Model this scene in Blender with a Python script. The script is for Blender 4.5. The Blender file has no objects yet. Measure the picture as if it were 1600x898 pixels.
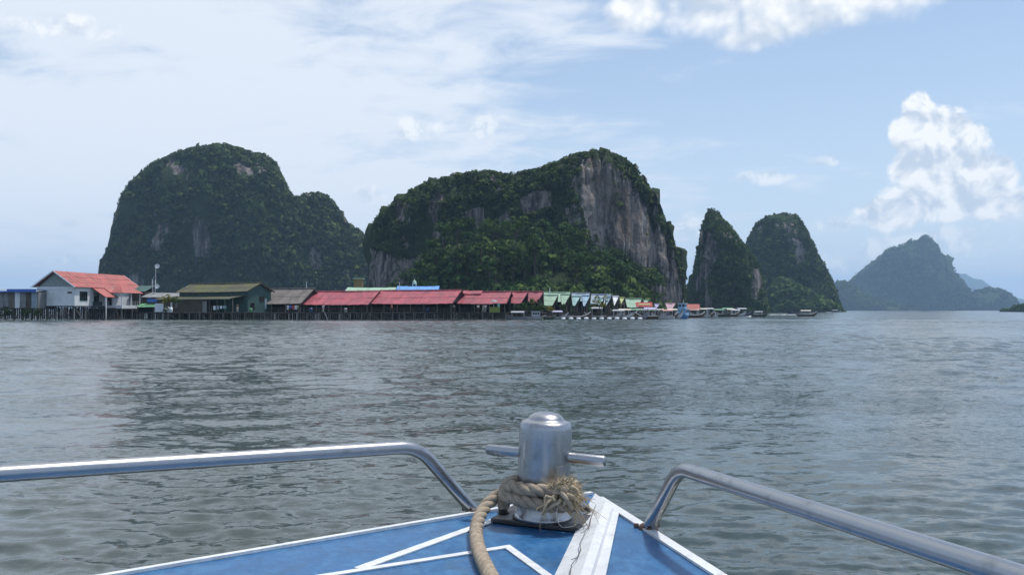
import bpy, bmesh, math, random
import numpy as np
from mathutils import Vector, Matrix, Euler
R = math.radians
rng = np.random.default_rng(7)
random.seed(7)
scene = bpy.context.scene
col = scene.collection

# ------------------------------------------------------------------ camera
F, CX, CY, HZ = 1400.0, 800.0, 449.0, 484.0       # focal length in photo pixels, centre, horizon row
PITCH = math.atan((HZ - CY) / F)
CAMZ = 2.0
cam_d = bpy.data.cameras.new('camera'); cam = bpy.data.objects.new('camera', cam_d); col.objects.link(cam)
cam_d.sensor_width = 36; cam_d.lens = 36 * F / 1600
cam_d.clip_start = 0.05; cam_d.clip_end = 60000
cam.location = (0, 0, CAMZ); cam.rotation_euler = (R(90) + PITCH, 0, 0)
scene.camera = cam
# ------------------------------------------------------------------ view, sun, sky
scene.view_settings.view_transform = 'Standard'; scene.view_settings.look = 'None'
scene.view_settings.exposure = 0.40; scene.view_settings.gamma = 1.0
scene.cycles.use_denoising = True
scene.cycles.max_bounces = 8; scene.cycles.volume_bounces = 1
scene.cycles.sample_clamp_indirect = 6.0
SUN_EL, SUN_AZ = R(69), R(64)
SKY_STRENGTH = 0.10
sl = bpy.data.lights.new('sun', 'SUN'); sun = bpy.data.objects.new('sun', sl); col.objects.link(sun)
sl.energy = 2.9; sl.angle = R(4.0); sl.color = (1.0, 0.955, 0.89)
sd = Vector((math.sin(SUN_AZ) * math.cos(SUN_EL), math.cos(SUN_AZ) * math.cos(SUN_EL), math.sin(SUN_EL)))
sun.rotation_euler = (-sd).to_track_quat('-Z', 'Y').to_euler()
sun.location = (0, 0, 50)

class S:
    """a socket with arithmetic, to write node maths as formulas"""
    tree = None
    def __init__(s, k): s.k = k
    @staticmethod
    def m(op, *a):
        n = S.tree.nodes.new('ShaderNodeMath'); n.operation = op
        for i, v in enumerate(a):
            if isinstance(v, S): S.tree.links.new(v.k, n.inputs[i])
            else: n.inputs[i].default_value = float(v)
        return S(n.outputs[0])
    def __add__(s, o): return S.m('ADD', s, o)
    __radd__ = __add__
    def __mul__(s, o): return S.m('MULTIPLY', s, o)
    __rmul__ = __mul__
    def __sub__(s, o): return S.m('SUBTRACT', s, o)
    def __rsub__(s, o): return S.m('SUBTRACT', o, s)
    def __truediv__(s, o): return S.m('DIVIDE', s, o)
    def max(s, o): return S.m('MAXIMUM', s, o)
    def min(s, o): return S.m('MINIMUM', s, o)
    def pow(s, o): return S.m('POWER', s, o)
    def exp(s): return S.m('EXPONENT', s)
    def clamp(s): return s.max(0.0).min(1.0)
    def smooth(s, a, b):
        n = S.tree.nodes.new('ShaderNodeMapRange'); n.interpolation_type = 'SMOOTHSTEP'
        S.tree.links.new(s.k, n.inputs[0])
        n.inputs[1].default_value = a; n.inputs[2].default_value = b
        n.inputs[3].default_value = 0; n.inputs[4].default_value = 1
        return S(n.outputs[0])
def vec(x, y, z):
    n = S.tree.nodes.new('ShaderNodeCombineXYZ')
    for i, v in enumerate((x, y, z)):
        if isinstance(v, S): S.tree.links.new(v.k, n.inputs[i])
        else: n.inputs[i].default_value = v
    return S(n.outputs[0])
def sep(v):
    n = S.tree.nodes.new('ShaderNodeSeparateXYZ'); S.tree.links.new(v.k, n.inputs[0])
    return [S(o) for o in n.outputs]
def noise(v, scale, detail=4, rough=0.5, dist=0.0, lac=2.0, dim='3D'):
    n = S.tree.nodes.new('ShaderNodeTexNoise'); n.noise_dimensions = dim; S.tree.links.new(v.k, n.inputs['Vector'])
    n.inputs['Scale'].default_value = scale; n.inputs['Detail'].default_value = detail
    n.inputs['Roughness'].default_value = rough; n.inputs['Distortion'].default_value = dist
    n.inputs['Lacunarity'].default_value = lac
    return S(n.outputs['Fac'])
def voro(v, scale, feature='F1', detail=0, out='Distance', rough=0.5):
    n = S.tree.nodes.new('ShaderNodeTexVoronoi'); n.feature = feature; n.voronoi_dimensions = '2D'
    S.tree.links.new(v.k, n.inputs['Vector']); n.inputs['Scale'].default_value = scale
    if 'Detail' in n.inputs: n.inputs['Detail'].default_value = detail; n.inputs['Roughness'].default_value = rough
    return S(n.outputs[out])
def cmix(f, a, b, mode='MIX'):
    n = S.tree.nodes.new('ShaderNodeMix'); n.data_type = 'RGBA'; n.blend_type = mode
    for sock, v in ((n.inputs[0], f), (n.inputs[6], a), (n.inputs[7], b)):
        if isinstance(v, S): S.tree.links.new(v.k, sock)
        elif isinstance(v, (int, float)): sock.default_value = v
        else: sock.default_value = (*v, 1)
    return S(n.outputs[2])

world = bpy.data.worlds.new('World'); scene.world = world; world.use_nodes = True
world.cycles.sampling_method = 'MANUAL'; world.cycles.sample_map_resolution = 512
def build_sky():
    nt = world.node_tree; nt.nodes.clear(); S.tree = nt
    out = nt.nodes.new('ShaderNodeOutputWorld'); bg = nt.nodes.new('ShaderNodeBackground')
    nt.links.new(bg.outputs[0], out.inputs[0]); bg.inputs[1].default_value = SKY_STRENGTH
    sky = nt.nodes.new('ShaderNodeTexSky'); sky.sky_type = 'NISHITA'; sky.sun_disc = False
    sky.sun_elevation = SUN_EL; sky.sun_rotation = SUN_AZ
    sky.air_density = 1.0; sky.dust_density = 0.6; sky.ozone_density = 1.0
    tc = nt.nodes.new('ShaderNodeTexCoord'); d = S(tc.outputs['Generated'])
    x, y, z = sep(d)
    zp = z.max(0.0)
    az = S.m('ARCTAN2', x, y); el = S.m('ARCSINE', zp.min(1.0))
    # high thin cloud: a flat layer far overhead
    k = zp + 0.16
    lx, ly = x / k, y / k
    lv = vec(lx * 0.9 + ly * 0.35, ly * 1.25 - lx * 0.25, 0.0)
    n1 = noise(lv, 1.25, 6, 0.56, 0.5, dim='2D')
    n2 = noise(vec(lx * 1.1 + ly * .3, ly * 1.6 + 9.7, 0.0), 3.4, 5, 0.62, 0.35, dim='2D')
    big = ((az + 0.32) * (az + 0.32) * (-5.0)).exp()              # the veil is thickest to the left of the bow
    gap = ((az - 0.36) * (az - 0.36) * (-9.0) - (el - 0.21) * (el - 0.21) * 60.0).exp()
    gap2 = ((az + 0.50) * (az + 0.50) * (-70.0) - (el - 0.335) * (el - 0.335) * 900.0).exp()
    gap3 = ((az + 0.57) * (az + 0.57) * (-260.0) - (el - 0.255) * (el - 0.255) * 1800.0).exp()
    cir = (n1 * 0.62 + n2 * 0.48 + big * 0.26 - 0.05 - gap * 0.20 - gap2 * 0.16 - gap3 * 0.18).smooth(0.43, 0.72)
    # heaped clouds
    def puff(lobes, nsc, amp, off, soft, lift, bias=0.26, e0=0.1, grad=0.0):
        m = None
        for px, py, rx, ry in lobes:
            a, e = math.atan((px - CX) / F), math.atan((HZ - py) / F)
            t = 1.0 - ((az - a) * (F / rx)) .pow(2.0) - ((el - e) * (F / ry)).pow(2.0)
            m = t if m is None else S.m('SMOOTH_MAX', m, t, 0.35)
        m = m.max(-3.0)
        w = noise(vec(az + off, el, 0.0), nsc * 0.8, 2, 0.5, dim='2D')
        def dens(dx, dy):
            v2 = vec(az + off + dx + w * 0.03, (el + dy) * 1.1 + w * 0.03, 0.0)
            return (1.0 - voro(v2, nsc, 'F1', 3, rough=0.6)) * 0.6 + noise(v2, nsc * 1.3, 7, 0.64, dim='2D') * 0.4
        d0 = dens(0, 0); d1 = dens(0.006, 0.012)
        a = (m * 1.1 + bias + (d0 - 0.55) * amp).smooth(0.0, soft)
        sh = ((d0 - d1) * 2.4 + lift + m * 0.08 + (el - e0) * grad).clamp()
        return a, sh
    a1, s1 = puff([(1440, 203, 26, 30), (1424, 236, 28, 34), (1466, 230, 40, 36), (1500, 252, 42, 38), (1430, 284, 40, 38), (1510, 296, 54, 44),
                   (1462, 326, 74, 34), (1552, 300, 34, 32), (1395, 345, 54, 26), (1545, 338, 66, 22)], 22.0, 1.25, 1.3, 0.60, 0.50, 0.46, 0.13, 1.5)
    a2, s2 = puff([(1000, 14, 50, 38), (1110, 24, 90, 40), (1215, 32, 120, 48), (1170, 66, 60, 26), (1320, 18, 130, 48), (1440, 4, 110, 42), (1250, -40, 330, 50)],
                  11.0, 1.5, 4.1, 1.3, 0.52, 0.80, 0.325, 3.0)
    a3, s3 = puff([(575, 306, 32, 20), (105, 362, 24, 11), (92, 413, 34, 12), (1078, 356, 34, 26), (1318, 359, 44, 16), (40, 470, 90, 10), (1290, 420, 120, 20),
                   (1150, 440, 90, 18), (1480, 385, 130, 30), (1590, 350, 70, 40), (1380, 395, 90, 22), (640, 200, 60, 26), (750, 190, 50, 26), (90, 85, 90, 22), (1200, 285, 60, 14), (1290, 265, 40, 10)], 30.0, 1.5, 7.7, 1.1, 0.5)
    veil = (el * (-5.5)).exp() * 0.95
    K = 1.0 / SKY_STRENGTH
    c = S(sky.outputs[0])
    blue = cmix(0.15, c, (0.40 * K, 0.60 * K, 0.90 * K))
    c = cmix(veil, blue, (0.60 * K, 0.68 * K, 0.77 * K))
    c = cmix(cir * 0.88, c, (0.69 * K, 0.73 * K, 0.785 * K))
    for a, sh, o in ((a3, s3, 0.6), (a1, s1, 0.96), (a2, s2, 0.92)):
        c = cmix(a * o, c, cmix(sh, (0.50 * K, 0.565 * K, 0.65 * K), (0.86 * K, 0.86 * K, 0.85 * K)))
    nt.links.new(c.k, bg.inputs[0])
build_sky()

# ------------------------------------------------------------------ helpers
def ray(px, py):
    cp, sp = math.cos(PITCH), math.sin(PITCH)
    a, b = (px - CX) / F, (CY - py) / F
    return Vector((a, cp - b * sp, sp + b * cp))
def P(px, py, Y):                       # the place at distance Y ahead seen at a photo pixel
    d = ray(px, py); return Vector((0, 0, CAMZ)) + d * (Y / d.y)
def PZ(px, py, z):                      # the place on the level z
    d = ray(px, py); return Vector((0, 0, CAMZ)) + d * ((z - CAMZ) / d.z)
def project(p):
    cp, sp = math.cos(PITCH), math.sin(PITCH)
    X, Yv, Z = p[..., 0], p[..., 1], p[..., 2] - CAMZ
    dep = np.maximum(Yv * cp + Z * sp, 1e-3); up = -Yv * sp + Z * cp
    return CX + F * X / dep, CY - F * up / dep

def tag(o, label=None, cat=None, group=None, kind=None):
    if label: o['label'] = label
    if cat: o['category'] = cat
    if group: o['group'] = group
    if kind: o['kind'] = kind
    return o
def empty(name, loc, rz=0.0, label=None, cat=None, group=None):
    o = bpy.data.objects.new(name, None); col.objects.link(o)
    o.location = loc; o.rotation_euler = (0, 0, rz); o.empty_display_size = 0.3
    return tag(o, label, cat, group)
def copy_tree(o, parent=None):
    c = o.copy(); col.objects.link(c)
    if parent is not None: c.parent = parent
    for ch in o.children: copy_tree(ch, c)
    return c
def np_mesh(name, V, Fq, mat, parent=None, attrs=None, smooth=False):
    """V (n,3); Fq (m,3 or 4)"""
    me = bpy.data.meshes.new(name)
    n, k = Fq.shape
    me.vertices.add(len(V)); me.vertices.foreach_set('co', np.ascontiguousarray(V, dtype=np.float32).ravel())
    me.loops.add(n * k); me.loops.foreach_set('vertex_index', np.ascontiguousarray(Fq, dtype=np.int32).ravel())
    me.polygons.add(n); me.polygons.foreach_set('loop_start', np.arange(0, n * k, k, dtype=np.int32))
    if smooth: me.polygons.foreach_set('use_smooth', np.ones(n, dtype=bool))
    for an, av in (attrs or {}).items():
        if av.ndim == 2: a = me.attributes.new(an, 'FLOAT_VECTOR', 'POINT'); a.data.foreach_set('vector', np.ascontiguousarray(av, dtype=np.float32).ravel())
        else: a = me.attributes.new(an, 'FLOAT', 'POINT'); a.data.foreach_set('value', np.ascontiguousarray(av, dtype=np.float32))
    me.update(calc_edges=True); me.validate()
    me.materials.append(mat)
    o = bpy.data.objects.new(name, me); col.objects.link(o)
    if parent is not None: o.parent = parent
    return o

class MB:
    """collects simple shapes and links them as one mesh object"""
    def __init__(s): s.v = []; s.f = []; s.sm = []
    def add(s, vs, fs, smooth=False):
        b = len(s.v); s.v += [tuple(v) for v in vs]
        s.f += [tuple(i + b for i in f) for f in fs]; s.sm += [smooth] * len(fs)
        return s
    def box(s, c, d, rz=0.0, m=None):
        x, y, z = d[0] / 2, d[1] / 2, d[2] / 2
        vs = [Vector((i * x, j * y, k * z)) for i in (-1, 1) for j in (-1, 1) for k in (-1, 1)]
        if rz: vs = [Matrix.Rotation(rz, 3, 'Z') @ v for v in vs]
        if m is not None: vs = [m @ v for v in vs]
        vs = [v + Vector(c) for v in vs]
        return s.add(vs, [(0, 1, 3, 2), (4, 6, 7, 5), (0, 4, 5, 1), (2, 3, 7, 6), (0, 2, 6, 4), (1, 5, 7, 3)])
    def slab(s, pts, t):
        """a plate: polygon pts, thickened by t against its normal"""
        pts = [Vector(p) for p in pts]; n = len(pts)
        nn = Vector((0, 0, 0))
        for i in range(n): nn += pts[i].cross(pts[(i + 1) % n])
        nn.normalize()
        lo = [p - nn * t for p in pts]
        return s.add(pts + lo, [tuple(range(n)), tuple(range(2 * n - 1, n - 1, -1))] + [(i, i + n, (i + 1) % n + n, (i + 1) % n) for i in range(n)])
    def bar(s, a, b, w, h=None):
        a, b = Vector(a), Vector(b); h = h or w
        d = (b - a).normalized(); u = d.cross(Vector((0, 0, 1)))
        if u.length < 1e-3: u = Vector((1, 0, 0))
        u.normalize(); v = u.cross(d)
        o = []
        for p in (a, b):
            o += [p + u * (i * w / 2) + v * (j * h / 2) for i, j in ((-1, -1), (1, -1), (1, 1), (-1, 1))]
        return s.add(o, [(3, 2, 1, 0), (4, 5, 6, 7)] + [(i, (i + 1) % 4, (i + 1) % 4 + 4, i + 4) for i in range(4)])
    def tube(s, path, r, n=10, cap=True):
        path = [Vector(p) for p in path]; m = len(path)
        rr = r if isinstance(r, (list, tuple)) else [r] * m
        d = (path[1] - path[0]).normalized()
        u = d.orthogonal().normalized(); rings = []
        for i, p in enumerate(path):
            t = ((path[min(i + 1, m - 1)] - path[max(i - 1, 0)])).normalized()
            u = (u - t * u.dot(t)); u.normalize(); v = t.cross(u)
            rings.append([p + (u * math.cos(2 * math.pi * k / n) + v * math.sin(2 * math.pi * k / n)) * rr[i] for k in range(n)])
        vs = [q for g in rings for q in g]; fs = []
        for i in range(m - 1):
            for k in range(n):
                fs.append((i * n + k, i * n + (k + 1) % n, (i + 1) * n + (k + 1) % n, (i + 1) * n + k))
        s.add(vs, fs, True)
        if cap: s.add(rings[0], [tuple(range(n - 1, -1, -1))]); s.add(rings[-1], [tuple(range(n))])
        return s
    def lathe(s, prof, n=24, m=None, smooth=True):
        vs = []; fs = []
        for r, z in prof:
            for k in range(n):
                a = 2 * math.pi * k / n; p = Vector((r * math.cos(a), r * math.sin(a), z))
                vs.append(m @ p if m is not None else p)
        for i in range(len(prof) - 1):
            for k in range(n): fs.append((i * n + k, i * n + (k + 1) % n, (i + 1) * n + (k + 1) % n, (i + 1) * n + k))
        return s.add(vs, fs, smooth)
    def build(s, name, mat, parent=None, loc=None):
        me = bpy.data.meshes.new(name); me.from_pydata(s.v, [], s.f)
        me.polygons.foreach_set('use_smooth', s.sm); me.update()
        bm = bmesh.new(); bm.from_mesh(me); bmesh.ops.recalc_face_normals(bm, faces=bm.faces); bm.to_mesh(me); bm.free()
        me.materials.append(mat)
        o = bpy.data.objects.new(name, me); col.objects.link(o)
        if parent is not None: o.parent = parent
        if loc is not None: o.location = loc
        return o

# value noise for terrain shapes
def _h(i, j, k, s):
    n = (i * 374761393 + j * 668265263 + k * 2147483647 + s * 1274126177) & 0xffffffff
    n = ((n ^ (n >> 13)) * 1274126177) & 0xffffffff
    return ((n ^ (n >> 16)) & 0xffff) / 65535.0
def vnoise(p, s=0):
    f = np.floor(p).astype(np.int64); t = p - f; t = t * t * (3 - 2 * t)
    o = 0
    for a in (0, 1):
        for b in (0, 1):
            for c in (0, 1):
                w = (t[..., 0] if a else 1 - t[..., 0]) * (t[..., 1] if b else 1 - t[..., 1]) * (t[..., 2] if c else 1 - t[..., 2])
                o = o + w * _h(f[..., 0] + a, f[..., 1] + b, f[..., 2] + c, s)
    return o * 2 - 1
def fbm(p, s=0, oct=4, g=0.5):
    o = 0; a = 1.0
    for i in range(oct): o = o + a * vnoise(p * 2 ** i, s + i); a *= g
    return o
def in_poly(px, py, poly):
    r = np.zeros(px.shape, bool); n = len(poly); j = n - 1
    for i in range(n):
        xi, yi = poly[i]; xj, yj = poly[j]
        if yi != yj:
            r ^= ((yi > py) != (yj > py)) & (px < (xj - xi) * (py - yi) / (yj - yi) + xi)
        j = i
    return r

# ------------------------------------------------------------------ materials
MATS = {}
def mat(name, base=(0.5, 0.5, 0.5), rough=0.6, metal=0.0, var=0.0, vscale=3.0, bump=0.0, bscale=8.0, spec=0.5, dark=None, stretch=(1, 1, 1), coords='Object'):
    """plain procedural surface: base colour broken up by noise towards `dark`"""
    if name in MATS: return MATS[name]
    m = bpy.data.materials.new(name); m.use_nodes = True; MATS[name] = m
    nt = m.node_tree; S.tree = nt; b = nt.nodes['Principled BSDF']
    b.inputs['Roughness'].default_value = rough; b.inputs['Metallic'].default_value = metal
    b.inputs['Specular IOR Level'].default_value = spec
    tc = nt.nodes.new('ShaderNodeTexCoord'); v = S(tc.outputs[coords])
    if stretch != (1, 1, 1):
        x, y, z = sep(v); v = vec(x * stretch[0], y * stretch[1], z * stretch[2])
    if var:
        d = dark or tuple(c * 0.45 for c in base)
        f = (noise(v, vscale, 5, 0.6, 0.3).smooth(0.35, 0.7)) * var
        nt.links.new(cmix(f, base, d).k, b.inputs['Base Color'])
        nt.links.new((noise(v, vscale * 2.3, 3) * 0.3 + (rough - 0.15)).k, b.inputs['Roughness'])
    else: b.inputs['Base Color'].default_value = (*base, 1)
    if bump:
        bn = nt.nodes.new('ShaderNodeBump'); bn.inputs['Strength'].default_value = bump; bn.inputs['Distance'].default_value = 0.02
        nt.links.new(noise(v, bscale, 4).k, bn.inputs['Height']); nt.links.new(bn.outputs[0], b.inputs['Normal'])
    return m

def hill_material():
    m = bpy.data.materials.new('karst_rock_and_scrub'); m.use_nodes = True
    nt = m.node_tree; S.tree = nt; b = nt.nodes['Principled BSDF']
    b.inputs['Roughness'].default_value = 0.9; b.inputs['Specular IOR Level'].default_value = 0.15
    g = nt.nodes.new('ShaderNodeNewGeometry'); pos = S(g.outputs['Position']); x, y, z = sep(pos)
    at = nt.nodes.new('ShaderNodeAttribute'); at.attribute_name = 'rock'; rk = S(at.outputs['Fac'])
    st = vec(x, y, z * 0.10)
    streak = noise(st, 0.16, 6, 0.62, 0.4); streak2 = noise(st, 0.62, 5, 0.65, 0.3)
    patch = noise(pos, 0.045, 5, 0.6, 0.5)
    rock = cmix((streak * 0.55 + streak2 * 0.45).smooth(0.40, 0.60), (0.040, 0.036, 0.034), (0.30, 0.262, 0.24))
    rock = cmix(patch.smooth(0.50, 0.75) * 0.7, rock, (0.22, 0.165, 0.135))
    rock = cmix((streak2 * patch).smooth(0.33, 0.42), rock, (0.42, 0.40, 0.385))
    pock = noise(vec(x, y, z * 0.45), 0.42, 5, 0.7, 0.5)
    rock = cmix(pock.smooth(0.56, 0.64) * 0.8, rock, (0.022, 0.020, 0.020))           # solution holes and black stains
    rock = cmix(noise(vec(x, y, z * 0.3), 0.09, 4, 0.6, 0.4).smooth(0.56, 0.68) * 0.4, rock, (0.25, 0.18, 0.13))
    rock = cmix((noise(pos, 0.12, 5, 0.65)).smooth(0.55, 0.66), rock, (0.035, 0.05, 0.022))
    green = cmix(noise(pos, 0.15, 5, 0.6), (0.018, 0.03, 0.012), (0.05, 0.075, 0.024))
    f = (rk + (noise(pos, 0.22, 4, 0.6) - 0.5) * 0.5).smooth(0.4, 0.6)
    nt.links.new(cmix(f, green, rock).k, b.inputs['Base Color'])
    bn = nt.nodes.new('ShaderNodeBump'); bn.inputs['Strength'].default_value = 0.9; bn.inputs['Distance'].default_value = 2.5
    nt.links.new((streak * 0.7 + noise(pos, 0.5, 5, 0.6) * 0.5 - pock * 0.8).k, bn.inputs['Height'])
    nt.links.new(bn.outputs[0], b.inputs['Normal'])
    return m
def leaf_material(name, c0, c1, c2):
    m = bpy.data.materials.new(name); m.use_nodes = True
    nt = m.node_tree; S.tree = nt; b = nt.nodes['Principled BSDF']
    b.inputs['Roughness'].default_value = 0.8; b.inputs['Specular IOR Level'].default_value = 0.12
    at = nt.nodes.new('ShaderNodeAttribute'); at.attribute_name = 'tint'; t = S(at.outputs['Fac'])
    oi = nt.nodes.new('ShaderNodeObjectInfo'); t = t + (S(oi.outputs['Random']) - 0.5) * 0.35
    c = cmix(t.smooth(0.0, 0.6), c0, c1); c = cmix(t.smooth(0.55, 1.0), c, c2)
    nt.links.new(c.k, b.inputs['Base Color'])
    an = nt.nodes.new('ShaderNodeAttribute'); an.attribute_name = 'out'; gn = nt.nodes.new('ShaderNodeNewGeometry')
    mv = nt.nodes.new('ShaderNodeMix'); mv.data_type = 'VECTOR'; mv.inputs[0].default_value = 0.45      # leaves of a crown lie along its outside
    nt.links.new(gn.outputs['Normal'], mv.inputs[4]); nt.links.new(an.outputs['Vector'], mv.inputs[5])
    nv = nt.nodes.new('ShaderNodeVectorMath'); nv.operation = 'NORMALIZE'; nt.links.new(mv.outputs[1], nv.inputs[0]); nt.links.new(nv.outputs[0], b.inputs['Normal'])
    tr = nt.nodes.new('ShaderNodeBsdfTranslucent'); nt.links.new(c.k, tr.inputs['Color'])
    mx = nt.nodes.new('ShaderNodeMixShader'); mx.inputs[0].default_value = 0.18
    nt.links.new(b.outputs[0], mx.inputs[1]); nt.links.new(tr.outputs[0], mx.inputs[2])
    nt.links.new(mx.outputs[0], nt.nodes['Material Output'].inputs[0])
    return m
M_HILL = hill_material()
M_LEAF = leaf_material('jungle_leaves', (0.020, 0.038, 0.014), (0.054, 0.086, 0.025), (0.115, 0.150, 0.042))
M_LEAF2 = leaf_material('bright_jungle_leaves', (0.018, 0.041, 0.012), (0.050, 0.096, 0.024), (0.105, 0.158, 0.038))

# ------------------------------------------------------------------ water: one sheet, waves are real near the boat
def water_material():
    m = bpy.data.materials.new('green_grey_sea'); m.use_nodes = True
    nt = m.node_tree; S.tree = nt; b = nt.nodes['Principled BSDF']
    b.inputs['IOR'].default_value = 1.33
    ra = nt.nodes.new('ShaderNodeAttribute'); ra.attribute_name = 'ripple'; nt.links.new(ra.outputs['Fac'], b.inputs['Roughness'])
    g = nt.nodes.new('ShaderNodeNewGeometry'); pos = S(g.outputs['Position']); x, y, z = sep(pos)
    nt.links.new(cmix(noise(pos, 0.03, 3), (0.042, 0.060, 0.057), (0.052, 0.070, 0.068)).k, b.inputs['Base Color'])
    gust = noise(vec(x * 0.6, y, 0.0), 0.035, 3, 0.5).smooth(0.35, 0.65)
    wv = vec(x * 0.55 + y * .12, y * 1.15 - x * .10, 0.0)
    grp = noise(vec(x * 0.35, y * 0.8, 0.0), 0.35, 3, 0.6, 0.4, dim='2D').smooth(0.36, 0.66)       # ripples come in groups
    amt = (gust * 0.8 + 0.3) * (grp * 0.95 + 0.50)
    def slope(scale, detail, rough, dist):
        n = nt.nodes.new('ShaderNodeTexNoise'); n.noise_dimensions = '2D'; nt.links.new(wv.k, n.inputs['Vector'])
        n.inputs['Scale'].default_value = scale; n.inputs['Detail'].default_value = detail
        n.inputs['Roughness'].default_value = rough; n.inputs['Distortion'].default_value = dist
        r_, g_, _ = sep(S(n.outputs['Color'])); return r_ - 0.5, g_ - 0.5
    ax, ay = slope(8.0, 4, 0.68, 0.25); bx, by = slope(1.3, 2, 0.5, 0.2)
    sx = (ax * 0.85 + bx * 0.20) * amt; sy = (ay * 1.30 + by * 0.40) * amt
    gx, gy, gz = sep(S(g.outputs['Normal']))
    nv = nt.nodes.new('ShaderNodeVectorMath'); nv.operation = 'NORMALIZE'
    nt.links.new(vec(gx + sx, gy + sy, gz).k, nv.inputs[0]); nt.links.new(nv.outputs[0], b.inputs['Normal'])
    return m
def build_water():
    NC = 560; q = [0.4, 1.0, 2.0, 2.8, 3.6]
    while q[-1] < 200: q.append(q[-1] + min(0.0009 * q[-1] ** 2, 0.26))
    while q[-1] < 12000: q.append(q[-1] * 1.12)
    rad = np.array(q)
    side = [R(43)]; st = R(86) / NC
    while side[-1] + st * 1.06 < math.pi: st *= 1.06; side.append(side[-1] + st)
    side = np.array(side[1:]); a = np.concatenate((np.linspace(-R(43), R(43), NC), side, -side[::-1] + 2 * math.pi))
    rr, aa = np.meshgrid(rad, a, indexing='ij')
    X = rr * np.sin(aa); Y = rr * np.cos(aa)
    dr = np.gradient(rad); drr = np.repeat(dr[:, None], len(a), 1)
    da = np.gradient(np.concatenate((a, [a[0] + 2 * math.pi])))[:-1]; da[0] = da[1]; sp = np.maximum(drr, rr * da[None, :] * 0.6)
    Z = np.zeros_like(X); miss = np.zeros_like(X); r = np.random.default_rng(11)
    p2 = np.stack((X / 23, Y / 30, X * 0), -1)
    gust = 0.95 + 0.55 * fbm(p2, 5, 2)
    lam = np.exp(np.linspace(math.log(0.15), math.log(2.6), 68))
    for i, L in enumerate(lam):
        th = R(168) + r.normal(0, R(38)); k = 2 * math.pi / L
        s = 0.18 * math.sqrt(2 / 64) * (1.9 if L < 0.45 else 1.35 if L < 0.7 else 0.8) * r.uniform(0.6, 1.3)
        w = np.clip(L / (2.1 * sp) - 0.8, 0, 1)
        if L > 0.7: w = w * (0.40 + 0.60 * np.clip((rr - 12) / 45, 0, 1))      # the longer waves are damped round the drifting boat
        ph = k * (X * math.sin(th) + Y * math.cos(th)) + r.uniform(0, 6.28) + 0.9 * np.sin(X / (5 * L) + i) + 0.9 * np.sin(Y / (6 * L) + 2 * i)
        miss += (1 - w * w) * s * s / 2
        if w.max() > 0: Z += w * s / k * (np.sin(ph) + 0.22 * np.sin(2 * ph + 1.2))
    Z *= np.clip(gust, 0.4, 1.7)
    Z[:4] = 0
    ripple = np.clip(np.sqrt(np.sqrt(miss * 2) * 0.08), 0.05, 0.12)   # waves too fine for the mesh roughen the surface
    n, c = X.shape
    idx = np.arange(n * c).reshape(n, c); nx = np.roll(idx, -1, 1)
    Fq = np.stack((idx[:-1], idx[1:], nx[1:], nx[:-1]), -1).reshape(-1, 4)[:, ::-1]
    o = np_mesh('water', np.stack((X, Y, Z), -1).reshape(-1, 3), Fq, water_material(), attrs={'ripple': ripple.ravel()}, smooth=True)
    tag(o, 'rippled green grey sea spreading from the bow to the far hills', 'sea', kind='structure')
build_water()

# ------------------------------------------------------------------ karst hills
def leaf_clumps(C, rad, tint, K, up=0.75, seed=1, leaf=0.52):
    """K leaf-sized quads for every clump centre, on the shell of a squashed ball"""
    r = np.random.default_rng(seed); n = len(C)
    d = r.normal(size=(n, K, 3)); d /= np.linalg.norm(d, axis=-1, keepdims=True)
    d[..., 2] = np.where(d[..., 2] < -0.25, -d[..., 2], d[..., 2])
    q = r.uniform(0.72, 1.06, (n, K, 1))
    pos = C[:, None] + d * q * rad[:, None, None] * np.array([1, 1, up])
    nn = d + r.normal(0, 0.55, (n, K, 3)); nn /= np.linalg.norm(nn, axis=-1, keepdims=True)
    t = np.cross(nn, r.normal(size=(n, K, 3))); t /= np.linalg.norm(t, axis=-1, keepdims=True)
    b = np.cross(nn, t)
    s = rad[:, None, None] * leaf * r.uniform(0.55, 1.0, (n, K, 1))
    V = np.stack((pos - t * s, pos - b * s * 0.62 + nn * s * .12, pos + t * s, pos + b * s * 0.62 + nn * s * .12), 2).reshape(-1, 3)
    Fq = np.arange(len(V)).reshape(-1, 4)
    T = np.clip(tint[:, None] + r.uniform(-0.12, 0.12, (n, K)), 0, 1)
    return V, Fq, {'tint': np.repeat(T.reshape(-1), 4), 'out': np.repeat(d.reshape(-1, 3), 4, 0)}

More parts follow.
